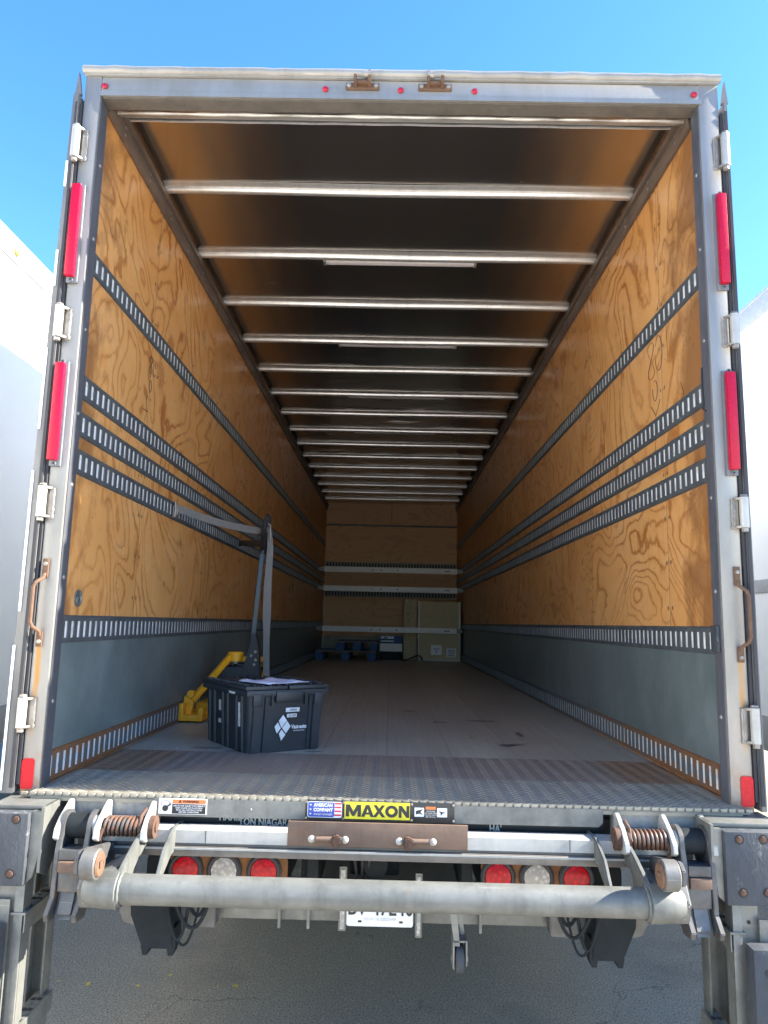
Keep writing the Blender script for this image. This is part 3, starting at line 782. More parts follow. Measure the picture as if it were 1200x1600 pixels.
b.box(-.752, -.731, YS-.0006, YS+.0004, -.030, -.025, rot=Matrix.Rotation(R(-35), 3, 'Y'))
b.tube([(-.752+.015*math.cos(R(a)), YS, -.021+.010*math.sin(R(a))) for a in range(-30, 211, 20)], .0008, n=4)
b.build('hand_symbol', d)
d = decal('black_name_plate', -.272, .238, -.0625, .002, 'decal_black', -.0515)
YS = -.0540
b = MB('decal_white', 'decal_blue', 'decal_red')
def rr(x0, x1, z0, z1, r):
    out = []
    for cx, cz, a0 in ((x1-r, z1-r, 0), (x0+r, z1-r, 90), (x0+r, z0+r, 180), (x1-r, z0+r, 270)):
        out += [(cx+r*math.cos(R(a0+k*22.5)), cz+r*math.sin(R(a0+k*22.5))) for k in range(5)]
    return out
b.prism(rr(-.264, -.146, -.0535, -.002, .007), 'y', YS-.0004, YS+.0008)
b.prism(rr(-.262, -.172, -.0515, -.004, .006), 'y', YS-.0010, YS-.0005, m=1)
for k in range(4): b.box(-.1715, -.148, YS-.0010, YS-.0005, -.010-k*.0125, -.0045-k*.0125, m=2)
for k in range(3):
    cz = -.0125-k*.0145; cx = -.2535
    st = [(cx+(.0042 if i % 2 == 0 else .0017)*math.sin(i*math.pi/5), cz+(.0042 if i % 2 == 0 else .0017)*math.cos(i*math.pi/5)) for i in range(10)]
    b.prism(st, 'y', YS-.0016, YS-.0011)
b.build('flag_emblem', d)
text('AMERICAN', 'lettering', 'decal_white', (-.2105, YS-.0016, -.0135), .0150, d, xs=.86, bold=.0006)
text('COMPANY', 'lettering', 'decal_white', (-.2105, YS-.0016, -.0285), .0150, d, xs=.9, bold=.0006)
text('FAMILY OWNED', 'lettering', 'letter_grey', (-.2105, YS-.0016, -.0435), .0085, d, xs=1.0)
b = MB('decal_yellow'); b.box(-.137, .086, YS-.0006, YS+.0008, -.0555, .0); y_ = b.build('yellow_field', d)
LH, LT = .0385, .0102                        # heavy sign letters, height and stroke
def letter(polys, x, w_):
    b = MB('decal_black')
    for pl in polys: b.prism([(x+p[0]*w_, -.0475+p[1]*LH) for p in pl], 'y', YS-.0022, YS-.0009)
    return b.build('sign_letter', d)
ov = .24
letter([[(0, 0), (.22, 0), (.22, .52), (.42, .05), (.58, .05), (.78, .52), (.78, 0), (1, 0), (1, 1), (.74, 1), (.5, .42), (.26, 1), (0, 1)]], -.1330, .052)
letter([[(0, 0), (.26, 0), (.33, .2), (.67, .2), (.74, 0), (1, 0), (.64, 1), (.36, 1)]], -.0800, .043)
letter([[(0, 0), (.28, 0), (.5, .33), (.72, 0), (1, 0), (.65, .51), (.97, 1), (.70, 1), (.5, .70), (.30, 1), (.03, 1), (.35, .51)]], -.0400, .042)
n_ = 28; ring = []
b = MB('decal_black'); vs = []
for k in range(n_):
    a = 2*math.pi*k/n_
    for rx, rz in ((.0218, .0196), (.0108, .0098)): vs += [(.0235+rx*math.cos(a), YS-.0022, -.0282+rz*math.sin(a))]
for (x, y, z) in list(vs): vs.append((x, YS-.0009, z))
N2 = 2*n_
b.add(vs, [[2*k, 2*((k+1) % n_), 2*((k+1) % n_)+1, 2*k+1] for k in range(n_)]+[[2*k, 2*((k+1) % n_), N2+2*((k+1) % n_), N2+2*k] for k in range(n_)]+[[2*k+1, 2*((k+1) % n_)+1, N2+2*((k+1) % n_)+1, N2+2*k+1] for k in range(n_)])
b.build('sign_letter', d)
letter([[(0, 0), (.27, 0), (.27, .56), (.73, 0), (1, 0), (1, 1), (.73, 1), (.73, .46), (.27, 1), (0, 1)]], .0480, .036)
b = MB('decal_yellow'); b.prism([(-.080+.5*.043-.0035, -.0475+.38*LH), (-.080+.5*.043+.0035, -.0475+.38*LH), (-.080+.5*.043, -.0475+.68*LH)], 'y', YS-.0028, YS-.0023); b.build('letter_counter', d)
b = MB('decal_white', 'decal_orange')
b.box(.102, .134, YS-.0006, YS+.0004, -.043, -.014); b.box(.179, .213, YS-.0006, YS+.0004, -.043, -.014); b.box(.140, .174, YS-.0006, YS+.0004, -.019, -.010, m=1)
b.build('instruction_pictures', d)
text('WARNING\nUSE CARE NEAR\nMOVING PARTS\nSEE MANUAL', 'small_print', 'letter_grey', (.157, YS-.001, -.034), .0060, d)
b = MB('decal_black')
b.prism([(.106, -.024), (.131, -.018), (.122, -.028), (.131, -.036), (.118, -.033), (.106, -.036)], 'y', YS-.001, YS-.0005); b.build('pictogram', d); b = MB('decal_black')
b.prism([(.183, -.022), (.196, -.026), (.209, -.027), (.198, -.031), (.192, -.038), (.19, -.029)], 'y', YS-.001, YS-.0005); b.build('pictogram', d)
for x in (-.268, -.141, .092, .234):
    for z in (-.0555, -.004): b = MB('weld_metal'); b.lathe((x, YS+.001, z), (0, -1, 0), [(0, .0045), (.002, .004), (.003, .0001)], n=10); b.build('screw', d)

# name strip between apron and platform edge
b = MB('name_black'); b.box(-.80, .76, .0, .02, -.125, -.045); ns = b.build('name_strip', truck)
text('TON NIAGARA', 'lettering', 'letter_grey', (-.4140, -.001, -.088), .034, ns, xs=.80, bold=.0006)
text('HAMIL', 'lettering', 'letter_grey', (-.5370, -.001, -.074), .034, ns, xs=.80, bold=.0006)
text('HAMILTON', 'lettering', 'letter_grey', (.440, -.001, -.088), .034, ns, xs=.80, bold=.0006) if False else text("HA'", 'lettering', 'letter_grey', (.385, -.001, -.090), .034, ns, xs=.80, bold=.0006)

# platform edge, lower bar, latch plate
b = MB('white_alu', 'dark')
b.prism([(-.03, -.090), (-.055, -.088), (-.090, -.096), (-.092, -.136), (-.03, -.138)], 'x', -.965, .965)
b.box(-.60, -.598, -.093, -.09, -.135, -.095, m=1); b.box(.62, .6215, -.093, -.09, -.135, -.095, m=1)
b.build('platform_edge', truck)
b = MB('brown_bar', 'white_alu'); b.box(-.935, .935, -.10, .05, -.176, -.146, bev=.003); b.box(-.935, .935, -.104, -.1005, -.154, -.148, m=1)
b.box(-.96, .96, -.085, .02, -.1455, -.139)
b.build('platform_bar', truck)
b = MB('rusty_plate'); b.box(-.323, .279, -.102, -.0935, -.134, -.0555, bev=.0015)
lp = b.build('latch_plate', truck)
for cx, sg in ((-.186, 1), (.107, -1)):
    z = -.1105
    b = MB('rusty_plate', 'white_alu', 'rust')
    for dx in (-.056, .056): b.lathe((cx+dx, -.102, z), (0, -1, 0), [(0, .012), (.003, .0115), (.007, .007), (.008, .0001)], n=18, m=1)
    b.cyl((cx-sg*.04, -.114, z+.003), (cx+sg*.02, -.114, z+.003), .0075, .009, n=12)
    b.box(cx-.045, cx+.045, -.107, -.102, z-.008, z+.010, bev=.002)
    b.prism([(cx+sg*.004, z+.004), (cx+sg*.022, z+.018), (cx+sg*.040, z+.016), (cx+sg*.044, z-.004), (cx+sg*.036, z-.024), (cx+sg*.022, z-.026)], 'y', -.126, -.1025, bev=.004, m=2)
    b.build('latch_hook', lp)
# main cross tube
b = MB('galv_tube'); b.cyl((-.80, -.30, -.214), (.80, -.30, -.214), .0435, n=40); b.build('cross_tube', truck)

def spring(b, x0, x1, cy, cz, r, wr, turns, m=0):
    n = turns*18
    b.tube([(x0+(x1-x0)*i/n, cy+r*math.cos(2*math.pi*i/18), cz+r*math.sin(2*math.pi*i/18)) for i in range(n+1)], wr, n=8, m=m)
for s in (-1, 1):
    X = lambda v: s*v
    b = MB('beige_alu'); b.box(X(.80), X(1.075), -.030, -.012, -.066, -.013, bev=.002)
    b.box(X(.80), X(.94), -.05, -.012, -.0695, -.0665); b.build('hanger_plate', truck)
    lug = [(.0, -.014), (-.058, -.014), (-.125, -.052), (-.160, -.084), (-.166, -.112), (-.150, -.122), (-.115, -.128), (0, -.120)]
    for xx in (.790, .9450, 1.075):
        b = MB('white_alu', 'galv')
        b.prism(lug, 'x', X(xx-.008), X(xx+.008), bev=.002); b.build('pivot_lug', truck)
    cy, cz = -.105, -.084
    b = MB('spring_steel', 'rust'); spring(b, X(.803), X(.934), cy, cz, .0275, .0062, 9)
    b.cyl((X(.76), cy, cz), (X(.96), cy, cz), .016, n=18, m=1)
    b.cyl((X(.764), cy, cz), (X(.781), cy, cz), .036, n=28, m=1)
    b.tube([(X(.812), cy-.03, cz), (X(.812), cy-.01, cz+.035), (X(.806), cy+.02, cz+.052)], .006, n=8, m=1)
    b.tube([(X(.93), cy-.03, cz), (X(.94), cy-.035, cz-.03), (X(.935), cy-.02, cz-.046)], .007, n=8, m=1)
    b.build('torsion_spring', truck)
    b = MB('black_steel', 'white_alu'); b.cyl((X(.955), cy, cz), (X(.983), cy, cz), .032, .036, n=28, m=1)
    b.cyl((X(.984), cy+.01, cz-.004), (X(1.062), cy+.01, cz-.004), .040, n=32); b.build('pivot_bushing', truck)
    # link: two cheeks with a cross piece, reaching down to the lower arm
    b = MB('cast_iron', 'cast_grey', 'rusty_plate')
    def cheek(x0, x1, m):
        top = [(cy+.01+.052*math.cos(R(a)), cz-.004+.052*math.sin(R(a))) for a in range(-10, 200, 15)]
        poly = top + [(-.165, -.15), (-.17, -.22), (-.175, -.29), (-.215, -.33), (-.205, -.352), (-.15, -.355), (-.09, -.30), (-.045, -.2)]
        b.prism(poly, 'x', X(x0), X(x1), bev=.002, m=m)
    cheek(.965, .982, 0); cheek(1.056, 1.072, 0)
    b.box(X(.983), X(1.055), -.168, -.10, -.178, -.145, m=0, bev=.003); b.box(X(.984), X(1.054), -.178, -.10, -.213, -.180, m=2, bev=.004)
    b.box(X(.983), X(1.055), -.165, -.08, -.275, -.215, m=0, bev=.004)
    b.prism([(-.15, -.25), (-.17, -.31), (-.19, -.345), (-.17, -.36), (-.13, -.35), (-.08, -.27)], 'x', X(.985), X(1.053), bev=.012, m=1)
    b.box(X(.90), X(.965), -.12, -.06, -.160, -.138, m=1, bev=.003)
    b.build('gate_link', truck)
    # roller
    b = MB('cast_grey', 'rust_orange', 'dark'); rc = at(140, 1350, -.36) if s < 0 else at(1048, 1368, -.36)
    b.lathe((rc.x-s*.028, rc.y, rc.z), (s, 0, 0), [(0, .030), (.0, .041), (.003, .044), (.042, .044), (.046, .040), (.046, .01)], n=36)
    b.lathe((rc.x-s*.029, rc.y, rc.z), (-s, 0, 0), [(-.004, .037), (.001, .037), (.006, .033), (.008, .026), (.009, .010), (.002, .008), (.002, .0001)], n=24, m=1)
    b.box(rc.x-s*.036, rc.x-s*.042, rc.y-.024, rc.y-.004, rc.z-.005, rc.z+.014, m=1, bev=.002)
    b.cyl((rc.x, rc.y, rc.z), (rc.x+s*.04, rc.y, rc.z), .014, n=14, m=1)
    b.build('roller', truck)
    b = MB('cast_iron'); b.prism([(rc.y-.03, rc.z-.02), (rc.y-.03, rc.z+.02), (rc.y+.0, rc.z+.04), (-.12, -.13), (-.10, -.20), (-.14, -.30), (rc.y+.02, rc.z-.04)], 'x', rc.x+s*.021, rc.x+s*.036, bev=.003)
    b.build('roller_arm', truck)
    # sleeve and arm cheeks round the cross tube
    b = MB('galv_tube', 'cast_grey', 'rust_orange')
    b.lathe((X(.80), -.30, -.214), (s, 0, 0), [(0, .046), (.004, .056), (.04, .056), (.085, .050), (.108, .038), (.108, .001)], n=36)
    b.prism([(X(.815), -.160), (X(.84), -.158), (X(.93), -.200), (X(.93), -.262), (X(.815), -.268)], 'y', -.30, -.12, bev=.008)
    b.prism([(-.24, -.24), (-.22, -.30), (-.14, -.32), (-.08, -.26), (-.08, -.16), (-.2, -.18)], 'x', X(.90), X(.962), bev=.006, m=1)
    b.tube([(X(.797), -.30+.047*math.cos(R(a)), -.214+.047*math.sin(R(a))) for a in range(0, 361, 15)], lambda i: .004+.0015*(i % 2), n=8)
    arm = [(-.352, -.235), (-.335, -.262), (-.30, -.271), (-.262, -.262), (-.235, -.225), (-.16, -.165), (.06, -.165), (.06, -.085), (-.10, -.085), (-.20, -.115), (-.305, -.155), (-.345, -.185)]
    b.prism(arm, 'x', X(.797), X(.812), bev=.003)
    b.prism([(-.27, -.20), (-.24, -.215), (-.13, -.165), (.06, -.165), (.06, -.085), (-.10, -.085), (-.20, -.125)], 'x', X(.700), X(.712), bev=.003)
    b.build('lift_arm', truck)
    # black cylinder housing hanging below
    b = MB('black_steel', 'rust')
    b.prism([(X(.735), -.33), (X(.868), -.33), (X(.862), -.40), (X(.815), -.505), (X(.715), -.505), (X(.722), -.42)], 'y', .0, .12)
    for e in (.708, .796): b.prism([(X(e), -.44), (X(e+.02), -.44), (X(e+.026), -.50), (X(e+.02), -.528), (X(e+.004), -.528), (X(e-.004), -.50)], 'y', .004, .06)
    b.box(X(.74), X(.86), .12, .9, -.36, -.24, bev=.02)
    b.build('lift_cylinder_housing', truck)
    b = MB('black_steel')
    for k, (xa, xb, dz, yy) in enumerate(((.735, .655, -.47, -.03), (.70, .585, -.425, -.05), (.67, .60, -.40, -.01), (.74, .625, -.50, .0))):
        pts = []
        for i in range(17):
            t = i/16; a = math.pi*t
            pts.append((X(xa+(xb-xa)*t), yy+.02*math.sin(a), -.33+(dz+.33)*math.sin(a)**.8))
        b.tube(pts, .0062 if k < 3 else .0045, n=8)
    b.build('hydraulic_hose', truck)
    # underride hook
    b = MB('cast_grey', 'galv')
    b.prism([(X(.60), -.40), (X(.93), -.40), (X(.95), -.43), (X(.93), -.475), (X(.86), -.49), (X(.60), -.485)], 'y', .13, .19, bev=.004)
    b.build('beam_end', truck)

# dock bumper boxes and side steps
PAD = {-1: (1.161, 1.300, 1.122), 1: (1.099, 1.300, 1.066)}
for s in (-1, 1):
    xi, xo, xf = PAD[s]; X = lambda v: s*v
    b = MB('galv', 'rusty_plate'); b.box(X(xf), X(xo+.01), -.135, .03, -.030, -.018, bev=.002)
    b.box(X(xi+.005), X(xo), -.128, .02, -.25, -.031)
    b.prism([(-.16, -.018), (.03, -.018), (.03, -.10), (-.10, -.245), (-.16, -.22)], 'x', X(xf-.004), X(xf+.006))
    b.prism([(X(xf), -.031), (X(xi), -.031), (X(xi), -.255), (X(xf+.012 if s > 0 else xf+.02), -.235), (X(xf), -.15)], 'y', -.158, -.136, bev=.002)
    b.build('bumper_box', truck)
    b = MB('rubber', 'rust', 'dark')
    b.box(X(xi), X(xo), -.178, -.129, -.258, -.034, bev=.005)
    bolts = ((1.200, -.052), (1.205, -.220), (1.275, -.05), (1.275, -.22)) if s < 0 else ((1.144, -.037-.02), (1.221, -.035-.02), (1.149, -.218), (1.227, -.216))
    for bx, bz in bolts:
        b.lathe((X(bx), -.1783, bz), (0, -1, 0), [(0, .0155), (.0006, .0155), (.0006, .0115)], n=20, m=2)
        b.lathe((X(bx), -.1783, bz), (0, -1, 0), [(0, .0112), (.0035, .0105), (.0045, .0001)], n=6, m=1)
    b.build('bumper_pad', truck)
    # front post (I-shape) and rear channel, with serrated steps running between them
    fx0, fx1 = (1.160, 1.245) if s < 0 else (1.120, 1.205)
    b = MB('galv', 'dark')
    b.box(X(fx0), X(fx0+.030), -.160, -.150, -1.05, -.24, bev=.002); b.box(X(fx0+.0305), X(fx1), -.150, -.144, -1.05, -.24)
    b.box(X(fx0), X(fx0+.008), -.1495, -.105, -1.05, -.24)
    b.cyl((X(fx0+.055), -.1505, -.315), (X(fx0+.055), -.152, -.315), .006, n=12, m=1)
    b.build('step_post', truck)
    rx0, rx1 = (1.172, 1.225) if s < 0 else (1.130, 1.200)
    b = MB('galv')
    b.box(X(rx0), X(rx1), .098, .104, -.80, -.06); b.box(X(rx0-.006), X(rx0), .045, .104, -.80, -.06, bev=.001); b.box(X(rx1), X(rx1+.006), .060, .104, -.80, -.06, bev=.001)
    b.prism([(X(rx0-.03), -.03), (X(rx1+.03), -.03), (X(rx1+.006), -.22), (X(rx0-.006), -.22)], 'y', .105, .115)
    b.build('step_post', truck)
    for z in (-.345, -.690):
        b = MB('galv', 'dark'); xa, xb = ((1.148, 1.198) if s < 0 else (1.108, 1.158))
        b.box(X(xa), X(xb), -.165, .095, z-.004, z+.004, bev=.001); b.box(X(xa), X(xa+.004), -.165, .095, z-.055, z-.0045)
        for k in range(7):
            for q in (.3, .7): b.box(X(xa+(xb-xa)*q-.007), X(xa+(xb-xa)*q+.007), -.15+k*.034, -.136+k*.034, z+.0042, z+.007, m=1 if k % 2 else 0)
        b.build('step_tread', truck)
    b = MB('rubber', 'dark'); b.box(X(1.198 if s < 0 else 1.145), X(1.34), -.235, -.17, -.95, -.362, bev=.02)
    b.cyl((X(1.27 if s < 0 else 1.19), -.2353, -.43), (X(1.27 if s < 0 else 1.19), -.237, -.43), .012, n=16, m=1)
    b.build('bumper_pad', truck)
    b = MB('galv'); b.box(X(1.20), X(1.33), -.1695, -.161, -.95, -.30); b.build('pad_backing', truck)

# tail lamps
for xs_, x0, x1, zc in (((-.704, -.567, -.425), -.763, -.342, -.276), ((.406, .543, .683), .347, .737, -.273)):
    b = MB('lamp_rust'); b.prism(rr(x0, x1, zc-.085, zc+.048, .012), 'y', .09, .10, bev=.002)
    p = b.build('tail_lamp_panel', truck)
    for i, x in enumerate(xs_):
        b = MB('gasket', 'lens_white' if i == 1 else 'lens_red')
        b.lathe((x, .0895, zc), (0, -1, 0), [(0, .062), (.010, .062), (.016, .056), (.016, .048), (.008, .046)], n=36)
        b.lathe((x, .0805, zc), (0, -1, 0), [(0, .0475), (.006, .045), (.011, .030), (.013, .0001)], n=36, m=1)
        b.build('tail_lamp', p)
b = MB('beige_alu'); b.box(-.72, -.56, .10, .12, -.225, -.195); b.box(.43, .66, .10, .12, -.225, -.195); b.build('lamp_bracket', truck)
# underride beam
b = MB('galv', 'rust'); b.box(-.90, .90, .20, .30, -.478, -.36, bev=.004)
for x in (-.377, -.271, .357): b.box(x-.005, x+.005, .18, .199, -.50, -.33)
b.build('underride_beam', truck)
# licence plate with its two light strips
YP = .165; a_ = at(541, 1446, YP); c_ = at(645, 1449, YP); wd = c_.x-a_.x; cx = (a_.x+c_.x)/2; zb = (a_.z+c_.z)/2-.001
b = MB('decal_white', 'decal_black'); b.prism(rr(cx-wd/2, cx+wd/2, zb, zb+.135, .008), 'y', YP, YP+.003)
for x in (cx-wd*.30, cx+wd*.32): b.prism(rr(x-.007, x+.007, zb+.013, zb+.020, .003), 'y', YP-.001, YP, m=1)
lpz = b.build('license_plate', truck)
text('BV 47E40', 'lettering', 'decal_black', (cx+.002, YP-.001, zb+.062), .076, lpz, xs=.80, bold=.0010)
text('YOURS TO DISCOVER', 'lettering', 'letter_grey', (cx, YP-.001, zb+.024), .0135, lpz, xs=.9)
for u0, u1, v1 in ((528, 540, 1454), (648, 659, 1465)):
    p0 = at(u0, v1, YP); p1 = at(u1, v1, YP)
    b = MB('galv', 'lens_white'); b.box(p0.x, p1.x, YP-.004, YP+.012, p0.z, p0.z+.22, bev=.003)
    b.box(p0.x+.006, p1.x-.006, YP-.008, YP-.0045, p0.z+.008, p0.z+.21, m=1, bev=.002); b.build('plate_light_strip', truck)
# swivel roller hanging under the platform
b = MB('galv', 'rubber', 'white_alu')
b.prism([(.216, -.28), (.245, -.28), (.262, -.46), (.243, -.46)], 'y', -.03, -.022, bev=.001); b.prism([(.245, -.28), (.262, -.28), (.285, -.46), (.272, -.47)], 'y', .02, .028, bev=.001)
b.box(.238, .244, -.035, .03, -.53, -.445, bev=.002); b.box(.281, .287, -.035, .03, -.52, -.44, bev=.002)
b.box(.238, .287, -.03, .025, -.449, -.442, bev=.002)
b.lathe((.248, -.005, -.505), (1, 0, 0), [(0, .008), (.0, .040), (.004, .045), (.024, .045), (.028, .040), (.028, .008)], n=32, m=1)
b.lathe((.234, -.005, -.505), (1, 0, 0), [(0, .0001), (0, .012), (.058, .012), (.058, .0001)], n=12)
b.build('platform_roller', truck)

# chassis, cross members, plates added to darken the underbody, coupling, wheels
b = MB('black_steel')
for x in (-.43, .43): b.box(x-.04, x+.04, .35, LEN+1.4, -.46, -.20, bev=.005)
for y in (.6, 1.3, 2.2, 3.2, 4.4, 5.6, 6.8, 8, 9.2, 10.4): b.box(-1.2, 1.2, y, y+.08, -.20, -.062)
b.box(-1.2, 1.2, .34, .36, -.30, -.13); b.box(-.38, .38, .9, .93, -.62, -.2)  # black plates added so the view under the floor reads dark
for x in (-.255, .30): b.box(x-.02, x+.02, .12, .5, -.36, -.17, bev=.003)
b.build('chassis', truck)
b = MB('black_steel', 'gasket'); b.box(-.13, .06, .3, .45, -.35, -.24, bev=.01); b.cyl((-.03, .22, -.29), (-.03, .32, -.29), .045, n=24)
for k in range(3): b.tube([(-.10+.02*k, .25, -.34), (-.11+.03*k, .2, -.25), (-.05+.02*k, .2, -.215), (.02, .26, -.25)], .006, n=8, m=1)
b.build('camera_housing', truck)
def wheel(parent, x, y, r=.5, wdt=.26, side=1):
    b = MB('tyre', 'galv')
    b.lathe((x-wdt/2, y, GZ+r), (1, 0, 0), [(0, r*.58), (.0, r*.9), (.03, r*.985), (.05, r), (wdt-.05, r), (wdt-.03, r*.985), (wdt, r*.9), (wdt, r*.58)], n=40)
    for k in range(4): b.lathe((x-wdt/2+.05+k*(wdt-.1)/3.2, y, GZ+r), (1, 0, 0), [(0, r*1.001), (.002, r*.985), (.012, r*.985), (.014, r*1.001)], n=40)
    b.lathe((x-wdt/2+.02, y, GZ+r), (1, 0, 0), [(0, r*.58), (.03, r*.5), (.06, r*.25), (.06, .001)], n=32, m=1)
    b.lathe((x+wdt/2-.02, y, GZ+r), (-1, 0, 0), [(0, r*.58), (.03, r*.5), (.06, r*.25), (.06, .001)], n=32, m=1)
    return b.build('wheel', parent)
for y in (4.1,):
    for x in (-1.12, -.80, .80, 1.12): wheel(truck, x, y)
for x in (-1.08, 1.08): wheel(truck, x, 12.2)
b = MB('black_steel'); b.cyl((-.8, 4.1, GZ+.5), (.8, 4.1, GZ+.5), .09, n=20); b.lathe((-.2, 4.1, GZ+.5), (1, 0, 0), [(0, .1), (.1, .2), (.3, .2), (.4, .1)], n=24); b.build('rear_axle', truck)
for x in (-.96, .96):
    b = MB('rubber'); b.box(x-.3, x+.3, 3.35, 3.36, -.95, -.2); b.build('mud_flap', truck)
# cab ahead of the box
b = MB('trailer_white', 'glass_dark', 'black_steel'); b.prism([(LEN+.25, -.75), (LEN+.25, 1.5), (LEN+1.0, 1.6), (LEN+1.9, .65), (LEN+2.2, .2), (LEN+2.2, -.75)], 'x', -1.1, 1.1, bev=.05)
b.prism([(LEN+1.12, 1.44), (LEN+1.88, .70), (LEN+1.90, .72), (LEN+1.14, 1.46)], 'x', -1.0, 1.0, m=1)
b.build('cab', truck)

# ================================================================== things in the cargo hold
# --- plastic tote
A0 = Vector((-.631, .775)); UF = Vector((.82, .572)).normalized(); UB = Vector((-UF.y, UF.x))
tote_c = A0+UF*.185+UB*.25
tote = thing('plastic_tote', (tote_c.x, tote_c.y, 0), 'black plastic attached-lid tote with white diamond logo standing on the cargo floor', 'tote')
TW, TL, TH = .192, .255, .300          # half width, half length, height
def T(u, v, z): return (tote_c.x+UF.x*u+UB.x*v, tote_c.y+UF.y*u+UB.y*v, z)
TM = Matrix(((UF.x, UB.x, 0, tote_c.x), (UF.y, UB.y, 0, tote_c.y), (0, 0, 1, 0), (0, 0, 0, 1)))
def tote_mat():
    t = NT('tote_plastic'); a = t.noise(5, 6, .7)
    c = t.mix(t.ramp(a, [(.35, 0), (.75, 1)]), (.016, .020, .025), (.030, .036, .043))
    s = t.ramp(t.noise(20, 6, .8, stretch=(1, 1, .3)), [(.62, 0), (.72, 1)])
    c = t.mix(t.math('MULTIPLY', s, .35), c, (.08, .088, .095))
    M['tote'] = t.set(c, t.ramp(a, [(.3, .38), (.7, .58)]), 0)
tote_mat()
def loc_build(b, name, parent, TMx=TM, **k):
    b.v = [tuple(TMx @ Vector(v)) for v in b.v]; return b.build(name, parent, **k)
b = MB('tote')
def shell(sc0, sc1, z0, z1, cr=.03):
    vs = []
    for sc, z in ((sc0, z0), (sc1, z1)):
        for (x, y) in rr(-TW*sc, TW*sc, -TL*sc, TL*sc, cr): vs.append((x, y, z))
    n = len(vs)//2
    return vs, [[i, (i+1) % n, n+(i+1) % n, n+i] for i in range(n)]+[list(range(n))[::-1]]
vs, fs = shell(.98, 1.06, 0.0, TH-.03); b.add(vs, fs)
# ribs and recessed panels on the sides
for sx in (-1, 1):
    for v in (-.20, -.135, -.03, .03, .135, .20):
        for z0, z1 in ((.006, TH-.045),):
            k0 = TW*(.98+.08*z0/TH); k1 = TW*(.98+.08*z1/TH)
            b.add([(sx*k0, v-.009, z0), (sx*(k0+.009), v-.006, z0), (sx*(k0+.009), v+.006, z0), (sx*k0, v+.009, z0),
                   (sx*k1, v-.009, z1), (sx*(k1+.010), v-.006, z1), (sx*(k1+.010), v+.006, z1), (sx*k1, v+.009, z1)], [[0, 1, 5, 4], [1, 2, 6, 5], [2, 3, 7, 6], [4, 5, 6, 7], [0, 1, 2, 3]])
for sy in (-1, 1):
    for u, hw in ((-.155, .020), (-.115, .004), (.115, .004), (.155, .020)):
        z0, z1 = .006, TH-.045
        k0 = TL*(.98+.08*z0/TH); k1 = TL*(.98+.08*z1/TH)
        b.add([(u-hw-.003, sy*k0, z0), (u-hw, sy*(k0+.010), z0), (u+hw, sy*(k0+.010), z0), (u+hw+.003, sy*k0, z0),
               (u-hw-.003, sy*k1, z1), (u-hw, sy*(k1+.011), z1), (u+hw, sy*(k1+.011), z1), (u+hw+.003, sy*k1, z1)], [[0, 1, 5, 4], [1, 2, 6, 5], [2, 3, 7, 6], [4, 5, 6, 7], [0, 1, 2, 3]])
# rim with skirt
b.box(-TW*1.12, TW*1.12, -TL*1.10, TL*1.10, TH-.042, TH-.014, bev=.006)
b.box(-.07, .07, -TL*1.13, -TL*1.05, TH-.070, TH-.020, bev=.005)
for u in (-.16, .16): b.box(u-.024, u+.024, -TL*1.115, -TL*1.04, TH-.085, TH-.03, bev=.004)
for u in (-.09, -.085, .085, .09): b.box(u-.002, u+.002, -TL*1.125, -TL*1.05, TH-.085, TH-.03)
loc_build(b, 'tote_body', tote)
b = MB('tote')                               # two interlocking lid flaps
b.box(-TW*1.13, -.004, -TL*1.06, TL*1.06, TH-.013, TH+.004, bev=.003); b.box(.004, TW*1.13, -TL*1.06, TL*1.06, TH-.013, TH+.004, bev=.003)
for k in range(12):
    v = -TL+.03+k*.042; b.box(-.022 if k % 2 else -.004, .004 if k % 2 else .022, v-.016, v+.016, TH+.0045, TH+.012, bev=.002)
for k in range(9):
    u = -TW+.02+k*.042
    for sy in (-1, 1): b.box(u-.006, u+.006, sy*TL*.98-.012, sy*TL*.98+.012, TH+.0045, TH+.010, bev=.002)
for k in range(11):
    v = -TL+.035+k*.045
    for sx in (-1, 1): b.box(sx*TW*1.02-.012, sx*TW*1.02+.012, v-.005, v+.005, TH+.0045, TH+.012, bev=.002)
for sx in (-1, 1):
    for v0 in (-.18, -.06, .06, .18): b.box(sx*TW*.55-.045, sx*TW*.55+.045, v0-.04, v0+.04, TH+.0045, TH+.007, bev=.001)
loc_build(b, 'lid', tote)
def fy(z): return -TL*(.98+.08*z/TH)-.0125
tilt = math.atan2(TL*.08, TH)
b = MB('decal_white')
def plate_on_front(b, u0, u1, z0, z1):
    b.add([(u0, fy(z0), z0), (u1, fy(z0), z0), (u1, fy(z1), z1), (u0, fy(z1), z1), (u0, fy(z0)-.0012, z0), (u1, fy(z0)-.0012, z0), (u1, fy(z1)-.0012, z1), (u0, fy(z1)-.0012, z1)],
          [[0, 1, 2, 3], [4, 5, 6, 7], [0, 1, 5, 4], [1, 2, 6, 5], [2, 3, 7, 6], [3, 0, 4, 7]])
plate_on_front(b, -.012, .060, .183, .202); plate_on_front(b, -.004, .047, .158, .174)
b.v = [(x, y+.003, z) for x, y, z in b.v]
loc_build(b, 'address_label', tote)
b = MB('decal_white')
c0 = (-.025, .110)                           # broken diamond logo
def dia(pts):
    q = []
    for (a, bb) in pts:
        u = c0[0]+(a-bb)*.0255*.95; z = c0[1]+(a+bb)*.031; q.append((u, z))
    b.add([(u, fy(z)+.003, z) for u, z in q]+[(u, fy(z)+.0015, z) for u, z in q], [[0, 1, 2, 3], [7, 6, 5, 4], [0, 1, 5, 4], [1, 2, 6, 5], [2, 3, 7, 6], [3, 0, 4, 7]])
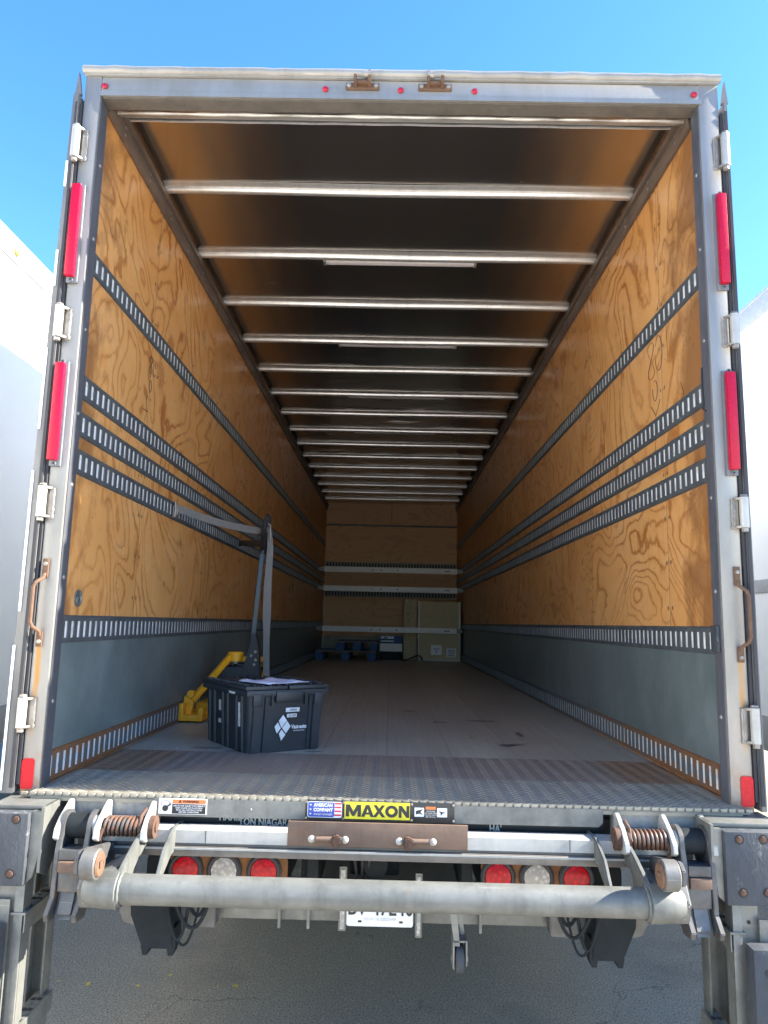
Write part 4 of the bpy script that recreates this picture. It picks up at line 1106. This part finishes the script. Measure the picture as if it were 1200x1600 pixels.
dia([(-.05, .1), (1, .1), (1, .95), (.15, .95)]); dia([(.05, -.85), (1, -.8), (1, .0), (.0, 0)]); dia([(-.9, .15), (-.15, .15), (-.05, .95), (-.7, .95)]); dia([(-.95, -.9), (-.1, -.9), (-.15, -.05), (-.7, -.1)])
loc_build(b, 'logo_mark', tote)
FR = TM @ Matrix.Translation((0, 0, 0)) @ Matrix.Rotation(R(90), 4, 'X')
def ttext(body, u, z, size, xs=1, bold=0.0, mat='decal_white', nm='logo_lettering'):
    m_ = TM.to_3x3().to_4x4() @ Matrix.Rotation(R(90)-tilt*0, 4, 'X')
    p = TM @ Vector((u, fy(z)-.004, z))
    return text(body, nm, mat, p, size, tote, normal=m_, xs=xs, bold=bold)
ttext('Vast-auto', .060, .114, .026, .8, .0006); ttext('DISTRIBUTION', .060, .096, .008, 1.1)
ttext('109502', .024, .1925, .013, 1, 0, 'decal_black', 'label_print'); ttext('D-1509', .0215, .166, .013, .9, 0, 'decal_black', 'label_print')
def fx(z): return -TW*(.98+.08*z/TH)
b = MB('decal_white', 'letter_grey')
def on_side(v0, v1, z0, z1, m=0, e=.0115):
    b.add([(fx(z0)-e, v0, z0), (fx(z0)-e, v1, z0), (fx(z1)-e, v1, z1), (fx(z1)-e, v0, z1), (fx(z0)-e+.0015, v0, z0), (fx(z0)-e+.0015, v1, z0), (fx(z1)-e+.0015, v1, z1), (fx(z1)-e+.0015, v0, z1)],
          [[0, 1, 2, 3], [4, 5, 6, 7], [0, 1, 5, 4], [1, 2, 6, 5], [2, 3, 7, 6], [3, 0, 4, 7]], m)
for a_s in ((-.178, -.152, .115, .225, 0, .002), (-.15, -.08, .262, .272, 0, .018), (.055, .085, .165, .215, 1, .002), (.055, .09, .105, .125, 1, .002)):
    b = MB('decal_white', 'letter_grey'); on_side(*a_s[:4], m=a_s[4], e=a_s[5]); loc_build(b, 'side_sticker', tote)
# paper lying on the tote
b = MB('paper'); nx, ny = 12, 9; vs = []
for i in range(nx+1):
    for j in range(ny+1):
        u = -.165+.27*i/nx; v = -.235+.235*j/ny
        z = TH+.0125+.010*math.sin(i*.9)*math.sin(j*.5+.4)**2+.018*max(0, (i/nx-.7))*math.sin(j*.8)
        vs.append((u, v, max(z, TH+.0125)))
b.add(vs, [[i*(ny+1)+j, (i+1)*(ny+1)+j, (i+1)*(ny+1)+j+1, i*(ny+1)+j+1] for i in range(nx) for j in range(ny)])
TMp = TM @ Matrix.Rotation(R(14), 4, 'Z')
b.v = [tuple(TMp @ Vector(v)) for v in b.v]
pp = b.build('paper_sheet'); tag(pp, 'crumpled white sheet of paper lying on the black tote lid', 'paper')
sm = pp.modifiers.new('thick', 'SOLIDIFY'); sm.thickness = .0006
b = MB('decal_black')

# --- pallet jack
jack = thing('pallet_jack', (-.95, 2.2, 0), 'yellow pallet jack with black handle strapped upright against the left wall', 'pallet jack')
b = MB('yellow')
for s, xf in ((-1, -1.13), (1, -.80)):
    b.box(xf-.08, xf+.08, 2.05, 3.15, .035, .085, bev=.01)
b.box(-1.225, -1.085, 1.74, 2.12, .01, .045, bev=.006); b.box(-1.228, -1.20, 1.735, 1.80, .01, .11, bev=.006); b.box(-1.115, -1.085, 1.735, 1.80, .01, .085, bev=.006)
b.box(-.88, -.72, 2.02, 2.12, .01, .09, bev=.006)
b.prism([(-1.225, .045), (-1.17, .045), (-1.16, .12), (-1.215, .15)], 'y', 1.80, 1.84)
b.build('fork', jack)
b = MB('yellow')
def bar3(p0, p1, w_, h_, m=0):
    p0 = Vector(p0); p1 = Vector(p1); d = p1-p0; q = d.to_track_quat('Z', 'Y').to_matrix(); L2 = d.length
    b.box(-w_/2, w_/2, -h_/2, h_/2, 0, L2, m=m, bev=.006)
    n = 0
def slant(p0, p1, w_, h_, m=0):
    p0 = Vector(p0); p1 = Vector(p1); d = p1-p0; Q = Matrix.Translation(p0) @ d.to_track_quat('Z', 'Y').to_matrix().to_4x4()
    k = len(b.v); b.box(-w_/2, w_/2, -h_/2, h_/2, 0, d.length, m=m, bev=.005)
    b.v[k:] = [tuple(Q @ Vector(v)) for v in b.v[k:]]
slant((-1.195, 1.81, .09), (-1.0, 2.06, .385), .030, .035); slant((-.745, 2.04, .12), (-.865, 2.08, .36), .05, .05)
b.lathe((-.978, 2.08, .345), (0, 0, 1), [(0, .03), (0, .05), (.05, .052), (.058, .045), (.06, .001)], n=28)
b.box(-1.03, -.80, 2.07, 2.13, .34, .375, bev=.008)
b.cyl((-1.18, 1.80, .16), (-1.18, 1.84, .16), .022, n=16)
b.build('lift_frame', jack)
b = MB('jack_black', 'weld_metal', 'tyre')
b.box(-1.06, -.80, 2.0, 2.16, .18, .315, bev=.015); b.cyl((-.978, 2.08, .30), (-.978, 2.08, .346), .022, n=16, m=1); b.cyl((-.94, 2.08, .05), (-.94, 2.08, .33), .05, n=24)
for x in (-1.0, -.88): b.cyl((x-.03, 2.0, .09), (x+.03, 2.0, .09), .09, n=28, m=2)
b.build('pump_unit', jack)
b = MB('jack_grey', 'jack_black', 'weld_metal')
b.prism([(-.925, .26), (-.805, .26), (-.815, .42), (-.838, .52), (-.862, .525), (-.875, .44)], 'y', 1.975, 2.04, bev=.006, m=1)
slant((-.862, 2.01, .50), (-.828, 2.02, 1.05), .034, .030)
b.tube([(-.828, 2.02, 1.03), (-.822, 2.02, 1.10), (-.812, 2.02, 1.20), (-.800, 2.02, 1.275)], lambda i: (.022, .026, .026, .018)[i], n=14, m=1)
b.tube([(-.832, 2.02, 1.05), (-.812, 1.94, 1.10), (-.80, 1.90, 1.18), (-.797, 1.93, 1.26), (-.806, 2.01, 1.28), (-.822, 2.09, 1.25), (-.832, 2.13, 1.17), (-.835, 2.10, 1.08), (-.832, 2.03, 1.04)], .013, n=10, m=1)
for x, z in ((-.86, .385), (-.835, .41), (-.832, .36), (-.84, .33)): b.lathe((x, 1.975, z), (0, -1, 0), [(0, .010), (.006, .008), (.008, .0001)], n=12, m=2)
b.build('handle', jack)

# --- webbing strap
strap = thing('cargo_strap', (-1.23, 1.36, 1.2), 'grey webbing strap hooked in the left wall track and looped round the jack handle', 'strap')
b = MB('webbing')
def lerp(a, c, t): return tuple(a[i]+(c[i]-a[i])*t for i in range(3))
pts = []
for i in range(15):
    t = i/14; p = lerp((-1.212, 1.385, 1.222), (-.845, 1.985, 1.175), t); pts.append((p[0], p[1], p[2]-.018*math.sin(math.pi*t)))
b.ribbon(pts, [(0, .0+.004*math.sin(i), .022) for i in range(15)])
b.build('long_end', strap)
b = MB('webbing_dark')
pts = [(-.805, 2.06, 1.12), (-.88, 2.16, 1.11), (-1.0, 2.45, 1.14), (-1.13, 2.85, 1.185), (-1.215, 3.12, 1.205)]
b.ribbon(pts, [(0, 0, .022)]*5); b.build('short_end', strap)
b = MB('webbing')
pts = [(-.800, 2.0, 1.20), (-.780, 1.985, 1.16), (-.772, 1.98, 1.05), (-.778, 1.98, .85), (-.775, 1.98, .65), (-.770, 1.98, .5), (-.768, 1.99, .37), (-.765, 2.02, .25)]
b.ribbon(pts, [(.006, 0, .01), (.014, .004, 0), (.018, .010, 0), (.022, .008, 0), (.025, .004, 0), (.021, -.008, 0), (.018, .010, 0), (.017, .012, 0)]); b.build('loose_tail', strap)
b = MB('weld_metal')
b.tube([(-1.219, 1.345, 1.25), (-1.207, 1.34, 1.248), (-1.203, 1.34, 1.20), (-1.207, 1.34, 1.168), (-1.219, 1.345, 1.165)], .006, n=8)
b.tube([(-1.207, 1.34, 1.24), (-1.207, 1.385, 1.24), (-1.207, 1.385, 1.18), (-1.207, 1.34, 1.175)], .005, n=8)
b.build('track_fitting', strap)
b = MB('weld_metal'); b.tube([(-.79, 1.965, 1.22), (-.775, 1.965, 1.21), (-.772, 1.965, 1.12), (-.786, 1.965, 1.11)], .005, n=8); b.build('buckle', strap)

# --- load bars across the far end
def load_bar(z):
    t = thing('load_bar', (0, 9.62, z), '', 'load bar', 'white load bars fixed across the far end of the cargo hold')
    b = MB('white_plastic', 'decal_black'); b.box(-1.12, 1.12, 9.60, 9.64, z-.045, z+.045, bev=.004)
    for x in (.92, .95, .98, -.3, -.16, .12): b.box(x-.01, x+.01, 9.5982, 9.5995, z-.012, z+.008, m=1)
    b.build('beam', t)
    for s in (-1, 1):
        b = MB('galv')
        b.prism([(s*1.121, z-.035), (s*1.121, z+.035), (s*1.19, z+.028), (s*1.222, z+.012), (s*1.222, z-.012), (s*1.19, z-.028)], 'y', 9.605, 9.635)
        b.build('end_fitting', t)
    return t
lb1 = load_bar(1.485); lb1['label'] = 'topmost of the three white load bars across the far end, above the track'
lb2 = load_bar(1.165); lb2['label'] = 'middle white load bar across the far end, just above the lower slotted track'
lb3 = load_bar(.495); lb3['label'] = 'lowest white load bar, passing in front of the framed wooden crate'

# --- pallets
def pallet(x0, x1, y0, y1, z):
    t = thing('pallet', ((x0+x1)/2, (y0+y1)/2, z), '', 'pallet', 'blue pallets stacked by the front wall')
    b = MB('pallet_blue')
    for k in range(3):
        xc = x0+.07+k*(x1-x0-.14)/2
        for j in range(3):
            yc = y0+.07+j*(y1-y0-.14)/2; b.box(xc-.065, xc+.065, yc-.065, yc+.065, z+.0225, z+.1085, bev=.003)
    b.build('blocks', t)
    b = MB('pallet_blue', 'pallet_wood')
    for k in range(7):
        yc = y0+.055+k*(y1-y0-.11)/6; b.box(x0, x1, yc-.05, yc+.05, z+.130, z+.150, m=0 if k else 1, bev=.002)
    for k in range(3):
        xc = x0+.07+k*(x1-x0-.14)/2; b.box(xc-.06, xc+.06, y0, y1, z+.109, z+.1295)
    b.build('deck_boards', t)
    b = MB('pallet_blue')
    for k in range(3):
        xc = x0+.07+k*(x1-x0-.14)/2; b.box(xc-.06, xc+.06, y0, y1, z, z+.022, bev=.002)
    b.build('bottom_boards', t); return t
p1 = pallet(-1.19, -.21, 9.2, 10.3, 0); p1['label'] = 'blue wooden pallet lying on the cargo floor, lower one of the two'
p2 = pallet(-.86, -.18, 9.3, 10.4, .152); p2['label'] = 'blue wooden pallet on top of the other pallet, shifted to the right'

# --- carton, leaning board, framed crate
c = thing('carton', (.03, 9.95, 0), 'blue and white printed carton standing between the pallets and the brown board', 'carton')
b = MB('dark'); b.box(-.15, .21, 9.80, 10.1, 0, .13, bev=.004); b.build('base', c)
b = MB('decal_white', 'pallet_blue', 'decal_black'); b.box(-.16, .22, 9.78, 10.12, .135, .40, bev=.004)
b.box(-.158, .218, 9.777, 9.7795, .265, .398, m=1); b.box(-.14, .08, 9.774, 9.7765, .345, .385); b.box(-.14, .08, 9.774, 9.7765, .295, .315); b.box(-.09, -.03, 9.772, 9.7735, .35, .37, m=2)
b.build('box_body', c)
c = MB('crate_board', 'dark', 'decal_white'); c.box(.245, .47, 10.05, 10.075, 0, 1.02, bev=.003, rot=Matrix.Rotation(R(-3), 3, 'X'))
for z in (.66, .77): c.lathe((.32, 10.03, z), (0, -1, 0), [(0, .012), (.003, .010), (.004, .0001)], n=10, m=1)
for x in (.29, .40): c.lathe((x, 10.02, .99), (0, -1, 0), [(0, .014), (.004, .010), (.005, .0001)], n=10, m=2)
tag(c.build('wooden_board'), 'narrow brown board leaning on the front wall beside the framed crate', 'board')
c = thing('framed_crate', (.84, 10.0, 0), 'tall tan plywood crate with white metal edges behind the lowest load bar', 'crate')
b = MB('crate_board'); b.box(.505, 1.165, 9.72, 10.4, .012, .975, bev=.003); b.box(.505, 1.165, 9.716, 9.7195, .70, .82, bev=.001); b.build('box_body', c)
b = MB('white_alu')
for x in (.492, 1.178): b.box(x-.012, x+.012, 9.70, 9.745, .0, .985, bev=.002)
b.box(.505, 1.165, 9.70, 9.745, .0, .022); b.build('edge_trim', c)
b = MB('decal_white', 'decal_black')
b.box(.70, .88, 9.7125, 9.7155, .10, .26); b.box(.96, 1.12, 9.7125, 9.7155, .07, .21)
for k in range(4): b.box(.98, 1.10, 9.7105, 9.7120, .085+k*.03, .095+k*.03, m=1)
b.box(.78, .80, 9.7105, 9.7120, .14, .17, m=1); b.box(.74, .84, 9.7105, 9.7120, .19, .20, m=1)
b.build('shipping_labels', c)
b = MB('gasket'); b.tube([(.22, 9.5, .012), (.30, 9.46, .02), (.40, 9.48, .06), (.46, 9.50, .09), (.52, 9.52, .08), (.545, 9.53, .03), (.55, 9.56, .012)], .014, n=8)
tag(b.build('rubber_cord'), 'black rubber cord lying on the floor at the foot of the framed crate', 'cord')

# --- litter on the cargo floor
b = MB('crate_board'); p = Vector((.74, 1.33, .003))
b.add([p+Vector((-.05, 0, 0)), p+Vector((0, -.01, .004)), p+Vector((.05, .004, .002)), p+Vector((.01, .014, .006)), p+Vector((-.02, .006, 0))], [[0, 1, 2, 3, 4]])
tag(b.build('wood_splinter'), 'pale wood splinter lying on the floor to the right of the middle', 'splinter')
b = MB('paper', 'crate_board', 'dark'); random.seed(11)
for k in range(150):
    x = random.uniform(-1.15, 1.15); y = random.uniform(0, 2.6)**1.0; z = .0095 if y < .82 else .0015; r = random.uniform(.002, .007)*(1+(random.random() < .06)*2.5)
    a = random.uniform(0, 6.28)
    b.add([(x+r*math.cos(a+t)*random.uniform(.5, 1.2), y+r*math.sin(a+t)*.6, z+random.uniform(0, .002)) for t in (0, 1.3, 2.9, 4.6)], [[0, 1, 2, 3]], random.choice((0, 1, 2, 2)))
tag(b.build('floor_litter'), 'tiny chips and crumbs scattered on the cargo floor', 'litter', kind='stuff')

# --- yellow leaves on the asphalt
leaves = [(138, 1538, 'yellow leaf on the asphalt below the left spring, nearest the side steps'), (92, 1533, 'small yellow leaf on the asphalt beside the left side steps'), (215, 1540, 'small yellow leaf on the asphalt below the left lift cylinder'), (266, 1524, 'pale yellow leaf on the asphalt right of the left hoses'),
          (368, 1541, 'curled yellow leaf on the asphalt, farthest to the right of the leaves'), (341, 1541, 'tiny yellow leaf just left of the curled one')]
b = MB('leaf_yellow')
lf = [(0, -.018, 0), (.008, -.008, .002), (.010, .004, .003), (.004, .016, .001), (-.004, .016, .002), (-.010, .003, .004), (-.008, -.008, .001)]
b.add(lf, [[0, 1, 2, 3, 4, 5, 6]]); l0 = b.build('leaf')
for i, (u, v, lab) in enumerate(leaves):
    d = F_ + R_*((u-600)/FPX) - U_*((v-800)/FPX); t = (GZ+.004-CAM.z)/d.z; p = CAM+d*t
    o = l0 if i == 0 else dup(l0, (0, 0, 0)); o.location = p; o.rotation_euler = (0, 0, i*1.9); o.scale = [(1.1,)*3, (.6,)*3, (.8,)*3, (.7,)*3, (1.1,)*3, (.5,)*3][i]
    tag(o, lab, 'leaf', 'yellow leaves on the asphalt')

# ================================================================== neighbouring trailers
def neighbour(x_near, s, y_end, label, rivets, extra):
    t = thing('semi_trailer', (x_near+s*1.3, 6, GZ), label, 'trailer')
    xa, xb = x_near, x_near+s*2.6; y1 = y_end+14.5
    b = MB('trailer_white'); b.box(xa, xb, y_end+.05, y1, -.02, 2.72); body = b.build('side_panels', t)
    b = MB('trailer_rail', 'amber')
    b.box(xa-s*.008, xb+s*.008, y_end+.05, y1, 2.70, 2.84, bev=.004); b.box(xa-s*.012, xb+s*.012, y_end+.05, y1, 2.825, 2.855, bev=.004)
    y = y_end+.2
    while y < 9:
        for zz in (2.72, 2.80): b.lathe((xa-s*.008, y, zz), (-s, 0, 0), [(0, .008), (.003, .006), (.004, .0001)], n=6)
        y += .1
    b.build('top_rail', t)
    b = MB('trailer_rail', 'dark'); b.box(xa-s*.012, xb+s*.012, y_end+.05, y1, -.15, .07, bev=.004)
    y = y_end+.3
    while y < min(y1, 9):
        for dz in (-.05, -.09):
            for dy in (0, .05): b.lathe((xa-s*.012, y+dy, dz), (-s, 0, 0), [(0, .009), (.005, .007), (.006, .0001)], n=8, m=1)
        y += .42
    b.build('bottom_rail', t)
    b = MB('trailer_rail')
    y = math.ceil((y_end+.1)/1.22)*1.22
    if rivets:
        while y < 9:
            for dy in (-.03, .03):
                z = .12
                while z < 2.66: b.lathe((xa, y+dy, z), (-s, 0, 0), [(0, .007), (.003, .005), (.004, .0001)], n=6); z += .07
            y += 1.22
        b.box(xa-s*.010, xa, y_end+.05, y1, .86, .945, bev=.003)
    else: b.box(xa-s*.0012, xa, y_end+.05, y1, 2.66, 2.699)
    b.build('rub_rail' if rivets else 'rail_lip', t)
    b = MB('galv'); 
    for xx in (xa+s*.03, xb-s*.03): b.box(xx-.05, xx+.05, y_end-.04, y_end+.048, -.25, 2.84, bev=.006)
    b.box(xa+s*.085, xb-s*.085, y_end-.03, y_end+.045, 2.70, 2.84); b.box(xa+s*.085, xb-s*.085, y_end-.03, y_end+.045, -.2, -.02)
    b.build('rear_frame', t)
    b = MB('trailer_white', 'weld_metal'); xm = (xa+xb)/2
    b.box(xa+s*.085, xm-.004, y_end-.02, y_end+.02, -.01, 2.69, bev=.003); b.box(xm+.004, xb-s*.085, y_end-.02, y_end+.02, -.01, 2.69, bev=.003)
    for q in (-.35, .35): b.cyl((xm+q, y_end-.05, -.1), (xm+q, y_end-.05, 2.75), .014, n=10, m=1)
    b.build('rear_doors', t)
    for y in extra['wheels']:
        for q in (.18, .5, 2.1, 2.42): wheel(t, xa+s*q, y)
    b = MB('black_steel')
    for q in (.8, 1.8): b.box(xa+s*(q-.05), xa+s*(q+.05), y_end+.4, y1-.5, -.35, -.16)
    for y in extra['wheels']: b.cyl((xa+s*.2, y, GZ+.5), (xa+s*2.4, y, GZ+.5), .07, n=16)
    b.build('undercarriage', t)
    b = MB('galv')
    for q in (.5, 2.1): b.box(xa+s*q-.07, xa+s*q+.07, y1-3.6, y1-3.46, GZ, -.3, bev=.01); b.box(xa+s*q-.15, xa+s*q+.15, y1-3.68, y1-3.38, GZ, GZ+.04)
    b.build('landing_leg', t)
    if extra.get('lamp'):
        b = MB('amber'); yy, zz = extra['lamp']; b.lathe((xa-s*.008, yy, zz), (-s, 0, 0), [(0, .025), (.010, .023), (.016, .012), (.018, .0001)], n=16); b.build('clearance_lamp', t)
    return t
neighbour(-2.3, -1, -1.6, 'smooth white trailer parked on the left with the upper side sunlit', False, {'wheels': (10.2, 11.4), 'lamp': (1.42, 2.765)})
neighbour(2.45, 1, -.05, 'riveted white trailer parked on the right, its near side in shade', True, {'wheels': (10.6, 11.8)})
